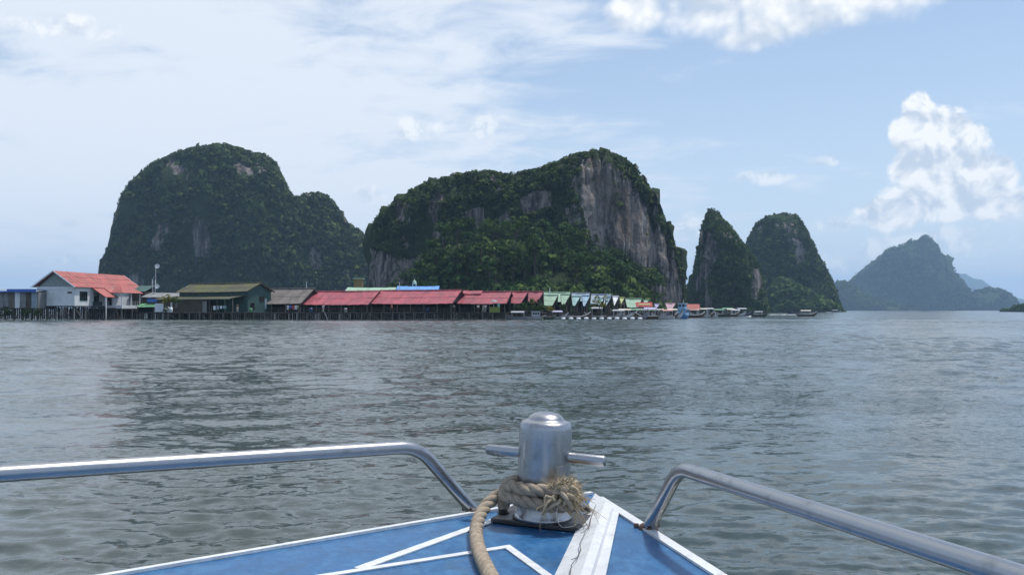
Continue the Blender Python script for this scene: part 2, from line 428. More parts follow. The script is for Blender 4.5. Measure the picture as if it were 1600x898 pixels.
def hill(name, label, sil, Y, depth, nx=240, nt=90, sharp=0.5, amp=4.0, asc=22.0, flute=1.5, rock=(), canopy=0, crad=(2, 4), K=22, grow=3.0, seed=1,
         leafmat=None, bright=0.0, rname='hill', clabel=None, taper=0.5, sharpz=None, bare=0.0):
    sil = np.array(sil, float)
    seg = np.concatenate(([0], np.cumsum(np.hypot(*np.diff(sil, axis=0).T))))
    u = np.linspace(0, seg[-1], nx); px = np.interp(u, seg, sil[:, 0]); py = np.interp(u, seg, sil[:, 1])
    ac = ((px.min() + px.max()) / 2 - CX) / F; th = math.atan(ac); ct, st_ = math.cos(th), math.sin(th)
    cx, cy = ac * Y, Y                                  # the hill stands square to the line of sight to its middle
    a = (px - CX) / F; dist = (cx * st_ + cy * ct) / (a * st_ + ct)
    lat = (a * dist - cx) * ct - (dist - cy) * st_
    T0 = CAMZ + (HZ - py) * dist / F; T = np.maximum(T0, 1.0)
    q = (px - px.min()) / (px.max() - px.min())
    D = np.maximum(depth * np.clip(4 * q * (1 - q), 0, 1) ** taper, depth * 0.04)
    ph = np.linspace(0, math.pi, nt); cs, sn = np.cos(ph), np.sin(ph)
    yy = np.sign(cs) * np.abs(cs) ** sharp; zz = np.clip(sn, 0, 1) ** (sharpz or sharp)
    for it in range(8):
        dep = -D[:, None] * yy[None]; la = np.repeat(lat[:, None], nt, 1)
        G = np.stack((cx + la * ct + dep * st_, cy - la * st_ + dep * ct, T[:, None] * zz[None]), -1)
        gu = np.gradient(G, axis=0); gv = np.gradient(G, axis=1); N = np.cross(gu, gv)
        N /= np.maximum(np.linalg.norm(N, axis=-1, keepdims=True), 1e-6)
        N[..., :] *= np.where(((N[..., 1:2] * ct + N[..., 0:1] * st_) * dep[..., None] + N[..., 2:3] * G[..., 2:3]) < 0, -1, 1)
        e = fbm(G / asc, seed, 5, 0.52) * amp + flute * (np.abs(vnoise(G / np.array([5.0, 5.0, 60.0]) * (22 / asc), seed + 9)) - 0.4)
        e = e * np.clip(T[:, None] / (T.max() * 0.3), 0.15, 1)
        G2 = G + N * e[..., None]; G2[..., 2] -= 1.5 * (zz[None] < 0.02)
        if it == 7: break
        ppx, ppy = project(G2)
        best = np.full(nx, 1e9)
        step = max(2.0, (px.max() - px.min()) / nx * 1.5)
        bins = {}
        bi = np.floor((ppx - px.min()) / step).astype(int).ravel(); o = np.argsort(bi); bs = bi[o]; ys = ppy.ravel()[o]
        ub, st = np.unique(bs, return_index=True); mn = np.minimum.reduceat(ys, st)
        ach = np.interp(px, px.min() + (ub + 0.5) * step, mn)
        ratio = np.clip((HZ - py - grow) / np.maximum(HZ - ach, 4.0), 0.75, 1.3)
        ker = np.ones(3) / 3; ratio = np.convolve(np.pad(ratio, 1, 'edge'), ker, 'valid')
        T = np.maximum(T * ratio, 1.0)
    ppx, ppy = project(G2)
    w1 = fbm(G2 / (asc * 0.5), seed + 3, 3) * 9; w2 = fbm(G2 / (asc * 0.5), seed + 6, 3) * 9
    rk = np.zeros(ppx.shape)
    for poly in rock: rk = np.maximum(rk, in_poly(ppx + w1, ppy + w2, poly).astype(float))
    if bare: rk = np.maximum(rk, (fbm(G2 / np.array([1, 1, 1.9]) / (asc * 0.36), seed + 40, 4) > bare).astype(float))
    n, c = nx, nt
    idx = np.arange(n * c).reshape(n, c)
    Fq = np.stack((idx[:-1, :-1], idx[1:, :-1], idx[1:, 1:], idx[:-1, 1:]), -1).reshape(-1, 4)
    o = np_mesh(rname, G2.reshape(-1, 3), Fq, M_HILL, attrs={'rock': rk.ravel()}, smooth=True)
    tag(o, label, 'hill', kind='structure')
    if canopy:
        r = np.random.default_rng(seed + 50)
        A = np.linalg.norm(np.cross(np.gradient(G2, axis=0), np.gradient(G2, axis=1)), axis=-1)
        dens = A * (1 - rk * 0.985) * (ph[None] < 0.66 * math.pi) * (0.15 + np.clip(0.7 + 1.3 * fbm(G2 / (asc * .6), seed + 20, 3), 0, 1.9))
        pr = dens.ravel() / dens.sum()
        pick = r.choice(len(pr), canopy, p=pr); i, j = np.unravel_index(pick, dens.shape)
        C = G2[i, j] + N[i, j] * 0.5 + (G2[np.minimum(i + 1, nx - 1), j] - G2[i, j]) * r.uniform(-.5, .5, (canopy, 1)) + (G2[i, np.minimum(j + 1, nt - 1)] - G2[i, j]) * r.uniform(-.5, .5, (canopy, 1))
        rad = crad[0] * (crad[1] * 1.3 / crad[0]) ** (r.random(canopy) ** 1.6)
        C[:, 2] = np.maximum(C[:, 2], rad * 0.5)
        qx, qy = project(C); rp = rad * F / np.linalg.norm(C, axis=1)                 # trees keep to the outline of the hill
        lim = np.maximum(np.maximum(np.interp(qx - rp * .7, px, py, 999, 999), np.interp(qx + rp * .7, px, py, 999, 999)), np.interp(qx, px, py))
        ok = (qy - rp * 0.72 > lim - r.uniform(0, 2.0, canopy) - np.where(r.random(canopy) < 0.14, r.uniform(0, 4.5, canopy), 0)); C, rad = C[ok], rad[ok]
        tint = np.clip(0.42 + bright + 0.26 * fbm(C / 14, seed + 31, 3) + r.normal(0, 0.15, len(C)) + np.where(r.random(len(C)) < .09, .35, 0) - np.where(r.random(len(C)) < .12, .25, 0), 0, 1)
        V, Q, TT = leaf_clumps(C, rad, tint, K, 0.85, seed + 70)
        f = np_mesh('forest_canopy', V, Q, leafmat or M_LEAF, attrs=TT)
        tag(f, clabel or label, 'forest', kind='stuff')
    return G2, rk, N

hill('west', 'broad domed limestone hill covered in dark jungle behind the white house',
     [(156, 484), (156, 455), (158, 420), (165, 395), (175, 370), (178, 335), (186, 310), (205, 282), (230, 260), (265, 242), (300, 232), (340, 225), (365, 228), (392, 237), (415, 240), (432, 252), (441, 275), (452, 297), (463, 309), (480, 301), (500, 300), (520, 312), (535, 335), (548, 352), (562, 358), (578, 374), (600, 392), (630, 425), (650, 460), (660, 484)],
     850, 95, nx=280, nt=100, sharp=0.62, amp=4, asc=40, flute=1.8, rock=[[(262, 252), (280, 250), (288, 262), (268, 270)], [(480, 390), (494, 388), (505, 415), (484, 420)]],
     bare=0.62, canopy=11500, crad=(2.0, 4.2), K=16, grow=3, seed=3, clabel='dark jungle canopy covering the broad domed hill')
hill('main', 'long limestone rock with a bare streaked cliff at its right end',
     [(580, 484), (578, 440), (580, 385), (583, 345), (600, 325), (625, 308), (650, 292), (680, 280), (705, 273), (735, 270), (760, 266), (790, 272), (815, 268), (845, 262), (870, 250), (900, 240), (930, 234), (955, 236), (985, 253), (1005, 275), (1020, 300), (1035, 330), (1050, 370), (1063, 395), (1072, 430), (1075, 455), (1072, 484)],
     460, 52, nx=420, nt=150, sharp=0.42, amp=3.4, asc=24, flute=2.4,
     rock=[[(905, 255), (940, 247), (980, 270), (1008, 310), (1032, 360), (1050, 400), (1064, 430), (1068, 478), (1030, 478), (1020, 440), (985, 412), (950, 380), (915, 350), (895, 300)],
           [(728, 330), (752, 318), (756, 372), (736, 374)], [(812, 308), (840, 296), (862, 300), (858, 335), (825, 338)], [(868, 330), (895, 322), (905, 352), (880, 360)], [(775, 335), (796, 328), (798, 358), (780, 358)], [(575, 385), (640, 405), (690, 420), (660, 455), (600, 478), (575, 478)]],
     bare=0.60, canopy=14000, crad=(0.9, 2.1), K=16, grow=3, seed=12, rname='hill', clabel='dark scrub and trees clinging to the long rock')
APRON, _, _ = hill('apron', 'wooded slope at the foot of the long rock above the red roofs',
     [(596, 484), (630, 462), (655, 430), (680, 402), (720, 384), (780, 378), (850, 379), (900, 390), (950, 408), (990, 433), (1025, 462), (1045, 484)],
     375, 55, nx=180, nt=80, sharp=0.9, amp=6, asc=20, flute=0, canopy=4200, crad=(1.1, 2.5), K=24, grow=5, seed=22, leafmat=M_LEAF2, bright=0.06, rname='wooded_slope', clabel='bright green forest on the slope under the cliff')
hill('peak1', 'narrow pointed limestone pinnacle just right of the long rock',
     [(1052, 484), (1058, 462), (1072, 446), (1080, 436), (1088, 400), (1097, 350), (1104, 331), (1112, 327), (1121, 331), (1136, 347), (1160, 375), (1184, 408), (1194, 440), (1197, 465), (1204, 484)],
     640, 42, nx=200, nt=90, sharp=0.6, amp=2.0, asc=26, flute=2.0, rock=[[(1084, 440), (1099, 365), (1116, 372), (1128, 392), (1122, 405), (1104, 425), (1092, 455)], [(1172, 420), (1186, 425), (1192, 468), (1178, 465)]],
     bare=0.62, canopy=4500, crad=(1.1, 2.3), K=16, grow=3, leafmat=M_LEAF2, bright=0.02, seed=33, clabel='green scrub covering the narrow pinnacle')
hill('peak2', 'tall rounded hill with a sloping wooded foot behind the pinnacle',
     [(1120, 484), (1150, 440), (1166, 378), (1180, 349), (1200, 339), (1222, 332), (1245, 335), (1262, 358), (1280, 400), (1298, 430), (1308, 455), (1316, 484)],
     980, 80, nx=200, nt=90, sharp=0.62, amp=3.6, asc=40, flute=2, rock=[[(1236, 372), (1246, 370), (1254, 410), (1242, 415)]], bare=0.62, canopy=5000, crad=(1.8, 3.6), K=15, grow=2, leafmat=M_LEAF2, bright=0.02, seed=44, clabel='jungle canopy covering the tall rounded hill')
hill('foot', 'low wooded shore below the tall rounded hill',
     [(1180, 484), (1196, 455), (1215, 430), (1240, 440), (1270, 458), (1300, 472), (1322, 484)], 860, 45, nx=110, nt=50, sharp=0.85, amp=4, asc=24, flute=0, canopy=900, crad=(3, 5.5), K=20, grow=4, seed=47, leafmat=M_LEAF2, rname='wooded_slope', clabel='green forest on the low shore below the rounded hill')
hill('far', 'hazy blue mountain with a knobbly summit beyond the bay',
     [(1305, 484), (1325, 440), (1345, 422), (1370, 402), (1385, 390), (1400, 385), (1412, 381), (1422, 373), (1433, 376), (1444, 365), (1458, 372), (1467, 386), (1490, 418), (1510, 444), (1530, 468), (1545, 484)],
     3500, 300, nx=200, nt=80, sharp=0.8, amp=22, asc=130, flute=13, canopy=4200, crad=(5, 10), K=10, grow=2, seed=55, clabel='distant forest on the hazy blue mountain')
hill('farl', 'low dark headland at the left foot of the hazy mountain',
     [(1290, 484), (1302, 442), (1318, 437), (1335, 446), (1360, 462), (1400, 474), (1440, 484)], 3000, 250, nx=120, nt=50, sharp=0.8, amp=6, asc=90, flute=3, canopy=800, crad=(6, 11), K=12, grow=2, seed=58, clabel='distant forest on the low headland')
hill('farr', 'low hazy hump of land right of the blue mountain',
     [(1480, 484), (1505, 466), (1525, 454), (1545, 449), (1565, 452), (1583, 462), (1593, 474), (1598, 484)], 3300, 200, nx=120, nt=50, sharp=0.8, amp=6, asc=90, flute=3, canopy=700, crad=(6, 11), K=12, grow=2, seed=61, clabel='distant forest on the low hump of land')
hill('horizon', 'palest mountain ridge showing farthest away at the right',
     [(1470, 484), (1485, 440), (1497, 428), (1508, 427), (1522, 435), (1535, 437), (1545, 444), (1560, 455), (1580, 464), (1605, 468), (1660, 470), (1720, 484)], 8800, 700, nx=120, nt=50, sharp=0.9, amp=22, asc=300, flute=8, grow=0, seed=66)
hill('islet', 'low green islet touching the right edge of the view',
     [(1562, 484), (1574, 481), (1586, 477), (1605, 473), (1640, 472), (1680, 476), (1710, 484)], 900, 30, nx=90, nt=40, sharp=0.8, amp=1.5, asc=12, flute=0, canopy=500, crad=(1.6, 2.8), K=18, grow=3, seed=71, leafmat=M_LEAF2, clabel='green bushes on the low islet')
# ------------------------------------------------------------------ the stilt village
def roofmat(name, base, rough, var=0.8, vscale=0.5, dark=None, stretch=None):
    m = mat(name, base, rough, var=var, vscale=vscale, dark=dark); nt = m.node_tree; S.tree = nt; b = nt.nodes['Principled BSDF']
    cur = S(b.inputs['Base Color'].links[0].from_socket); tc = nt.nodes.new('ShaderNodeTexCoord'); v = S(tc.outputs['Object']); x, y, z = sep(v)
    rust = noise(vec(x * 1.6, y * 0.5, z * 0.5), 0.8, 6, 0.7, 0.4).smooth(0.54, 0.66)
    lines = S.m('FRACT', x * 1.06).smooth(0.90, 0.99)                                  # side laps gather dirt
    fade = noise(vec(S.m('FLOOR', x * 1.06) * 3.7, S.m('FLOOR', y * 0.5) * 5.1, 0.0), 1.0, 0)    # each sheet has its own fading
    c = cmix((fade - 0.35).clamp() * 0.9, cur, tuple(min(1, k * 1.35 + 0.03) for k in base))
    c = cmix(rust * 0.55, c, (0.10, 0.055, 0.04)); c = cmix(lines * 0.5, c, tuple(k * 0.35 for k in base))
    nt.links.new(c.k, b.inputs['Base Color']); return m
M_RED = roofmat('red_painted_roof_sheets', (0.40, 0.082, 0.104), 0.6, var=1.0, vscale=0.45, dark=(0.25, 0.065, 0.085), stretch=(1, 0.5, 0.5))
M_RED2 = roofmat('faded_red_roof_sheets', (0.34, 0.07, 0.09), 0.6, var=0.9, vscale=0.6, dark=(0.22, 0.06, 0.075))
M_TILE = roofmat('red_roof_tiles', (0.40, 0.095, 0.08), 0.65, var=0.9, vscale=0.8, dark=(0.22, 0.085, 0.075))
M_MOSS = mat('mossy_brown_roof', (0.085, 0.08, 0.06), 0.9, var=0.9, vscale=0.5, dark=(0.12, 0.13, 0.04))
M_GREYR = roofmat('grey_roof_sheets', (0.22, 0.225, 0.23), 0.7, var=0.8, vscale=0.5, dark=(0.13, 0.13, 0.13))
M_THATCH = mat('weathered_grey_thatch', (0.21, 0.185, 0.165), 0.95, var=0.9, vscale=0.7, dark=(0.10, 0.09, 0.08), bump=0.8, bscale=6)
M_PGREEN = roofmat('pale_green_roof_sheets', (0.31, 0.45, 0.32), 0.6, var=0.7, vscale=0.6, dark=(0.25, 0.38, 0.28))
M_TEALR = roofmat('teal_roof_sheets', (0.27, 0.45, 0.43), 0.6, var=0.7, vscale=0.6, dark=(0.19, 0.33, 0.33))
M_BLUER = roofmat('light_blue_roof_sheets', (0.28, 0.43, 0.53), 0.6, var=0.7, vscale=0.6, dark=(0.20, 0.30, 0.40))
M_GBLUE = roofmat('grey_blue_roof_sheets', (0.27, 0.34, 0.40), 0.6, var=0.7, vscale=0.6, dark=(0.19, 0.25, 0.30))
M_SKYB = roofmat('bright_blue_roof', (0.10, 0.30, 0.62), 0.5, var=0.6, vscale=0.4, dark=(0.08, 0.22, 0.46))
M_YELL = mat('pale_yellow_green_panel', (0.50, 0.55, 0.22), 0.6, var=0.5)
M_WHITE = mat('white_painted_boards', (0.74, 0.77, 0.79), 0.55, var=0.5, vscale=0.8, dark=(0.55, 0.58, 0.60))
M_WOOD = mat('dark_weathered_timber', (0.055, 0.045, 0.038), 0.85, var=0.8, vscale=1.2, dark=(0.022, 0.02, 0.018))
M_BROWN = mat('brown_timber_wall', (0.10, 0.085, 0.062), 0.8, var=0.8, vscale=0.9, dark=(0.05, 0.042, 0.034))
M_POST = mat('grey_timber_posts', (0.17, 0.15, 0.13), 0.85, var=0.8, vscale=1.5, dark=(0.07, 0.065, 0.055))
M_TEALW = mat('dark_teal_boards', (0.045, 0.105, 0.095), 0.75, var=0.7, vscale=0.8, dark=(0.03, 0.06, 0.055))
M_GREYW = mat('grey_metal_cladding', (0.25, 0.26, 0.27), 0.6, var=0.8, vscale=0.7, dark=(0.15, 0.14, 0.13))
M_GLASS = mat('dark_window_glass', (0.012, 0.016, 0.02), 0.1)
M_BLUE = mat('blue_tarpaulin', (0.05, 0.16, 0.55), 0.5, var=0.5)
M_GTARP = mat('green_awning_cloth', (0.08, 0.25, 0.11), 0.7, var=0.5)
M_REDC = mat('red_cloth', (0.48, 0.06, 0.06), 0.7, var=0.5)
M_METAL = mat('galvanised_metal', (0.6, 0.62, 0.64), 0.4, metal=0.6)
M_BARK = mat('brown_bark', (0.09, 0.07, 0.05), 0.9, var=0.6)
DECK = 1.5

def sheet_roof(b, x0, x1, ye, ze, yr, zr, w=0.95, courses=2, t=0.05, inset=0.0):
    """overlapping roofing sheets from eave (ye,ze) up to ridge (yr,zr)"""
    n = max(2, int(round((x1 - x0) / w)))
    for i in range(n):
        for k in range(courses):
            f0, f1 = k / courses - (0.03 if k else 0), (k + 1) / courses
            i0, i1 = inset * (1 - f0), inset * (1 - f1); w0, w1 = x1 - x0 - 2 * i0, x1 - x0 - 2 * i1
            a, c = x0 + i0 + w0 * i / n, x0 + i0 + w0 * (i + 1) / n; a1, c1 = x0 + i1 + w1 * i / n, x0 + i1 + w1 * (i + 1) / n
            up = (0.0 if i % 2 else 0.035) + random.uniform(-0.01, 0.02) - 0.10 * math.sin(math.pi * (i + .5) / n)
            lo, hi = up + (0.05 if k else 0.0), up
            b.slab([(a, ye + (yr - ye) * f0, ze + (zr - ze) * f0 + lo), (c + 0.03, ye + (yr - ye) * f0, ze + (zr - ze) * f0 + lo),
                    (c1 + 0.03, ye + (yr - ye) * f1, ze + (zr - ze) * f1 + hi), (a1, ye + (yr - ye) * f1, ze + (zr - ze) * f1 + hi)], t)

STILT = {}
def stilts(parent, pts, top, m=M_POST, r=0.11, bottom=-1.2):
    key = (round(top, 2), m.name, r)
    for x, y in pts:
        if key not in STILT:
            o = MB().tube([(0, 0, bottom), (0, 0, top)], [r * 1.1, r], 7).build('stilt', m, parent); STILT[key] = o.data
        else:
            o = bpy.data.objects.new('stilt', STILT[key]); col.objects.link(o); o.parent = parent
        o.location = (x, y, 0); o.rotation_euler = (random.uniform(-.03, .03), random.uniform(-.03, .03), random.uniform(0, 3))

def gable_house(name, label, cat, pxL, pxR, yr, ye, Y, ang, w, mroof, mwall, group=None, wall='open', posts=True, nst=None, deck=DECK, over=0.5, floor=True, gable=True, mgable=None, inset=0.0):
    a = R(ang); c, s = math.cos(a), math.sin(a)
    Rp = P(pxR, yr, Y); k = (pxL - CX) / F
    L = (Rp.x - k * Rp.y) / (c - k * s)
    zr = Rp.z; ze = P(pxR, ye, Rp.y - c * w).z
    t = empty(name, (Rp.x, Rp.y, 0), a, label, cat, group)
    rf = MB(); sheet_roof(rf, -L, 0, -w, ze, 0.03, zr, inset=inset); sheet_roof(rf, -L, 0, w, ze, -0.03, zr, inset=inset)
    rf = rf.build('roof', mroof, t)
    MB().tube([(-L - 0.05, 0, zr + 0.07), (0.05, 0, zr + 0.07)], 0.11, 6).build('ridge_cap', mroof, rf)
    for x, e in ((-L - 0.03, inset), (0.03, -inset)):
        for sg in (-1, 1): MB().bar((x, 0, zr - 0.08), (x + e, sg * (w + 0.05), ze - 0.10), 0.06, 0.22).build('bargeboard', M_WOOD if mroof not in (M_RED, M_RED2) else M_REDDK, rf)
    x0, x1 = -L + over + inset, -over - inset; yw = w - 0.7; zt = ze + (zr - ze) * 0.7 / w - 0.12
    b = MB()
    if wall == 'open':
        b.box(((x0 + x1) / 2, yw, (deck + zt) / 2), (x1 - x0, 0.1, zt - deck))
        for x in (x0, x1): b.box((x, yw * 0.5, (deck + zt) / 2), (0.1, yw, zt - deck))
    else:
        for sg in (-1, 1): b.box(((x0 + x1) / 2, sg * yw, (deck + zt) / 2), (x1 - x0, 0.1, zt - deck))
        for x in (x0, x1): b.box((x, 0, (deck + zt) / 2), (0.1, 2 * yw - 0.11, zt - deck))
    b.build('wall', mwall, t)
    if gable:
        for x in (x0, x1):
            g = MB(); g.slab([(x - 0.05, -yw, zt + .01), (x - 0.05, yw, zt + .01), (x - 0.05, 0, zr - 0.15)], 0.1); g.build('gable', mgable or mwall, t)
    if floor:
        MB().box((-L / 2, 0, deck - 0.12), (L, 2 * w, 0.2)).build('floor', M_WOOD, t)
        n = nst or max(3, int(L / 2.4))
        stilts(t, [(-L + 0.3 + (L - 0.6) * i / (n - 1), y) for i in range(n) for y in (-w + 0.25, 0.2)], deck - 0.2)
    if posts and wall == 'open':
        n = max(3, int(L / 3) + 1); zp = ze + (zr - ze) * 0.25 / w - 0.12
        for i in range(n):
            MB().box((0, 0, (deck + zp) / 2 - 0.02), (0.14, 0.14, zp - deck)).build('post', M_POST, t, ((-L + 0.4) + (L - 0.8) * i / (n - 1), -w + 0.3, 0.02))
        rl = MB()
        for z in (deck + 0.45, deck + 0.95): rl.box((-L / 2, -w + 0.42, z), (L - 0.8, 0.06, 0.09))
        for i in range(int(L / 0.8)): rl.box((-L + 0.6 + i * 0.8, -w + 0.42, deck + 0.48), (0.05, 0.05, 0.9))
        rl.build('railing', M_BROWN, t)
    t['L'] = L; t['ze'] = ze; t['zr'] = zr
    for q in ('L', 'ze', 'zr'): GEO[(t.name, q)] = t[q]; del t[q]
    return t
GEO = {}
M_REDDK = mat('dark_red_trim', (0.10, 0.02, 0.03), 0.6)
def window(parent, c, w, h, axis, mframe=M_WHITE, name='window', mull=3):
    """frame with pane; axis 'x' = faces along local y, 'y' = faces along local x"""
    b = MB(); t = 0.08
    def bx(u, z, du, dz):
        if axis == 'x': b.box((c[0] + u, c[1], c[2] + z), (du, 0.12, dz))
        else: b.box((c[0], c[1] + u, c[2] + z), (0.12, du, dz))
    bx(0, h / 2, w + t, t); bx(0, -h / 2, w + t, t)
    for i in range(mull + 1): bx(-w / 2 + w * i / mull, 0, t * (1 if i in (0, mull) else 0.7), h - t)
    f = b.build(name, mframe, parent)
    MB().box(c, (w, 0.05, h) if axis == 'x' else (0.05, w, h)).build('pane', M_GLASS, f)

# white house with the red tiled roof
def white_house():
    o = P(82, 484, 185.5); a = R(-7.2)
    t = empty('stilt_house', (o.x, o.y, 0), a, 'white gabled house on stilts with red tiled roof and a porch', 'house')
    zr, ze, zf = 10.1, 6.75, 2.85
    rf = MB(); sheet_roof_x(rf, 0, 26.4, 4.85, ze, 0.0, zr, 3); sheet_roof_x(rf, 0, 26.4, -4.85, ze, 0.0, zr, 3)
    rf = rf.build('roof', M_TILE, t)
    for y in (-0.05, 26.45):
        for s in (-1, 1): MB().bar((0, y, zr - 0.05), (s * 4.95, y, ze - 0.10), 0.08, 0.26).build('bargeboard', M_WHITE, rf)
    # porch roofs: lean-to and hipped veranda roof
    pr = MB()
    pr.slab([(4.4, 6.6, 6.9), (7.7, 6.6, 4.75), (7.7, 11.5, 4.75), (4.4, 11.5, 6.9)], 0.1)
    pr.slab([(4.4, 10.6, 7.05), (6.6, 10.4, 5.72), (9.3, 10.4, 5.72), (6.9, 13.5, 7.6), (4.4, 13.5, 7.75)], 0.1)
    pr.slab([(9.3, 10.4, 5.72), (9.3, 18.8, 5.72), (6.9, 16.0, 7.6), (6.9, 13.5, 7.6)], 0.1)
    pr.slab([(4.4, 13.5, 7.75), (6.9, 13.5, 7.6), (6.9, 16.0, 7.6), (4.4, 18.8, 7.75)], 0.1)
    pr.build('porch_roof', M_TILE, t)
    w = MB()
    for x in (-4.1, 4.2): w.box((x, 13.2, (zf + 6.9) / 2), (0.14, 24.4, 6.9 - zf))
    for y in (1.0, 25.4): w.box((0.05, y, (zf + 6.6) / 2), (8.16, 0.14, 6.6 - zf))
    w.build('wall', M_WHITE, t)
    g = MB(); g.slab([(-4.0, 0.93, 6.62), (4.1, 0.93, 6.62), (0, 0.93, zr - 0.2)], 0.12); g.build('gable', mat('grey_green_boards', (0.30, 0.36, 0.36), 0.7, var=0.6), t)
    trim = MB(); trim.box((0.05, 0.85, 6.55), (8.3, 0.12, 0.5)); trim.box((0.05, 0.86, zf + 0.1), (8.3, 0.10, 0.2))
    for x in (-4.12, -0.6, 4.2): trim.box((x, 0.87, (zf + 6.3) / 2 + .1), (0.16, 0.09, 3.3))
    trim.build('trim', M_WHITE, t)
    MB().box((0.05, 13.2, zf - 0.14), (8.7, 25.0, 0.24)).build('floor', M_WOOD, t)
    window(t, (4.28, 4.0, 4.9), 2.6, 1.9, 'y', M_TEALW, mull=4)
    window(t, (4.28, 8.6, 4.6), 1.7, 2.0, 'y', M_TEALW, mull=2)
    for x in (-3.2, 3.2): window(t, (x, 0.90, 5.6), 0.9, 0.35, 'x', M_GREYW, name='vent', mull=2)
    MB().box((4.31, 9.0, 3.35), (0.06, 3.4, 0.9)).build('panel', M_TEALW, t)
    # veranda
    v = MB(); v.box((7.0, 14.5, zf - 0.62), (3.9, 7.6, 0.2)); v.build('veranda_floor', M_WOOD, t)
    sk = MB(); sk.box((7.0, 10.78, 2.55), (3.9, 0.08, 0.9)); sk.box((8.9, 14.5, 2.55), (0.08, 7.5, 0.9)); sk.build('veranda_panel', M_WHITE, t)
    for x, y in ((5.3, 10.8), (7.1, 10.8), (8.85, 10.8), (8.85, 14.5), (8.85, 18.1)):
        MB().box((0, 0, 4.35), (0.2, 0.2, 2.75)).build('veranda_post', M_WHITE, t, (x, y, 0))
    bl = MB()
    for i in range(10): bl.box((8.9, 11.4 + i * 0.7, 3.5), (0.05, 0.07, 1.0))
    for i in range(4): bl.box((5.8 + i * 0.8, 10.82, 3.5), (0.07, 0.05, 1.0))
    bl.build('baluster', M_WHITE, t)['kind'] = 'stuff'
    dw = MB(); dw.box((4.33, 13.6, 3.9), (0.05, 1.6, 2.2)); dw.build('door', M_GLASS, t)
    MB().box((7.5, 7.0, 2.2), (0.22, 0.22, 5.0)).build('porch_post', M_WHITE, t)
    MB().box((5.9, 8.6, zf - 0.5), (3.3, 4.2, 0.16)).build('porch_floor', M_WOOD, t)
    stilts(t, [(x, y) for x in (-4, -2, 0, 2, 4) for y in (1.1, 5, 9, 13, 17, 21, 25)] + [(5.4, 11), (7.1, 11), (8.8, 11), (8.8, 15), (8.8, 18), (7.5, 7.0)], zf - 0.26, M_POST, 0.13)
    for i in range(4): MB().bar((-4 + 2 * i, 0.98, 2.4), (-2.6 + 2 * i, 0.98, 0.2), 0.16).build('brace', M_POST, t)
    for i in range(5): MB().bar((4.1, 1.5 + 3.6 * i, 2.4), (4.1, 3.6 + 3.6 * i, 0.2), 0.16).build('brace', M_POST, t)
def sheet_roof_x(b, y0, y1, xe, ze, xr, zr, courses):
    """tile courses on a roof whose ridge runs along local y"""
    n = int((y1 - y0) / 0.8)
    for i in range(n):
        a, c = y0 + (y1 - y0) * i / n, y0 + (y1 - y0) * (i + 1) / n
        for k in range(courses):
            f0, f1 = k / courses - (0.04 if k else 0), (k + 1) / courses
            up = 0.03 * (i % 2) + random.uniform(0, 0.012); lo = up + (0.06 if k else 0)
            q = [(xe + (xr - xe) * f0, a, ze + (zr - ze) * f0 + lo), (xe + (xr - xe) * f0, c + .02, ze + (zr - ze) * f0 + lo),
                 (xe + (xr - xe) * f1, c + .02, ze + (zr - ze) * f1 + up), (xe + (xr - xe) * f1, a, ze + (zr - ze) * f1 + up)]
            if xe < xr: q = q[::-1]
            b.slab(q, 0.06)
white_house()

# grey shed under the blue-edged roof, far left
def grey_shed():
    o = P(0, 484, 184); t = empty('stilt_shed', (o.x, o.y, 0), R(-4), 'long grey clad shed with a blue edged roof at the far left', 'shed')
    x0, x1 = -9.0, 8.0
    r = MB(); sheet_roof(r, x0, x1, -0.6, 5.75, 7.5, 6.5); r.build('roof', M_GBLUE, t)
    e = MB(); e.box((5.0, -0.72, 5.95), (6.2, 0.1, 0.62)); e.box((-2.5, -0.70, 5.72), (8.8, 0.08, 0.28)); e.build('fascia', M_BLUE, t)
    MB().box((-0.5, 0.25, 4.05), (16.8, 0.1, 3.3)).build('wall', M_GREYW, t)
    MB().box((7.9, 3.7, 4.0), (0.1, 6.7, 3.3)).build('wall', M_GREYW, t)
    cols = [M_GREYW, M_BROWN, M_WHITE, M_GREYW, M_GBLUE, M_GREYW, M_POST]
    for i in range(14):
        w = random.uniform(0.85, 1.25); x = x0 + 0.6 + i * 1.2
        MB().box((0, 0, 0), (w, 0.06, random.uniform(2.9, 3.25))).build('panel', cols[(i * 3) % 7], t, (x, 0.14 - random.uniform(0, 0.05), 4.0))
    MB().box((-0.5, 3.5, 2.25), (17, 7.6, 0.2)).build('floor', M_WOOD, t)
    stilts(t, [(x0 + 0.4 + 1.9 * i, y) for i in range(9) for y in (0.1, 3.5)], 2.15)
    for i in range(6): MB().bar((x0 + 1 + 2.6 * i, 0, 2.0), (x0 + 2.4 + 2.6 * i, 0, 0.1), 0.14).build('brace', M_POST, t)
grey_shed()

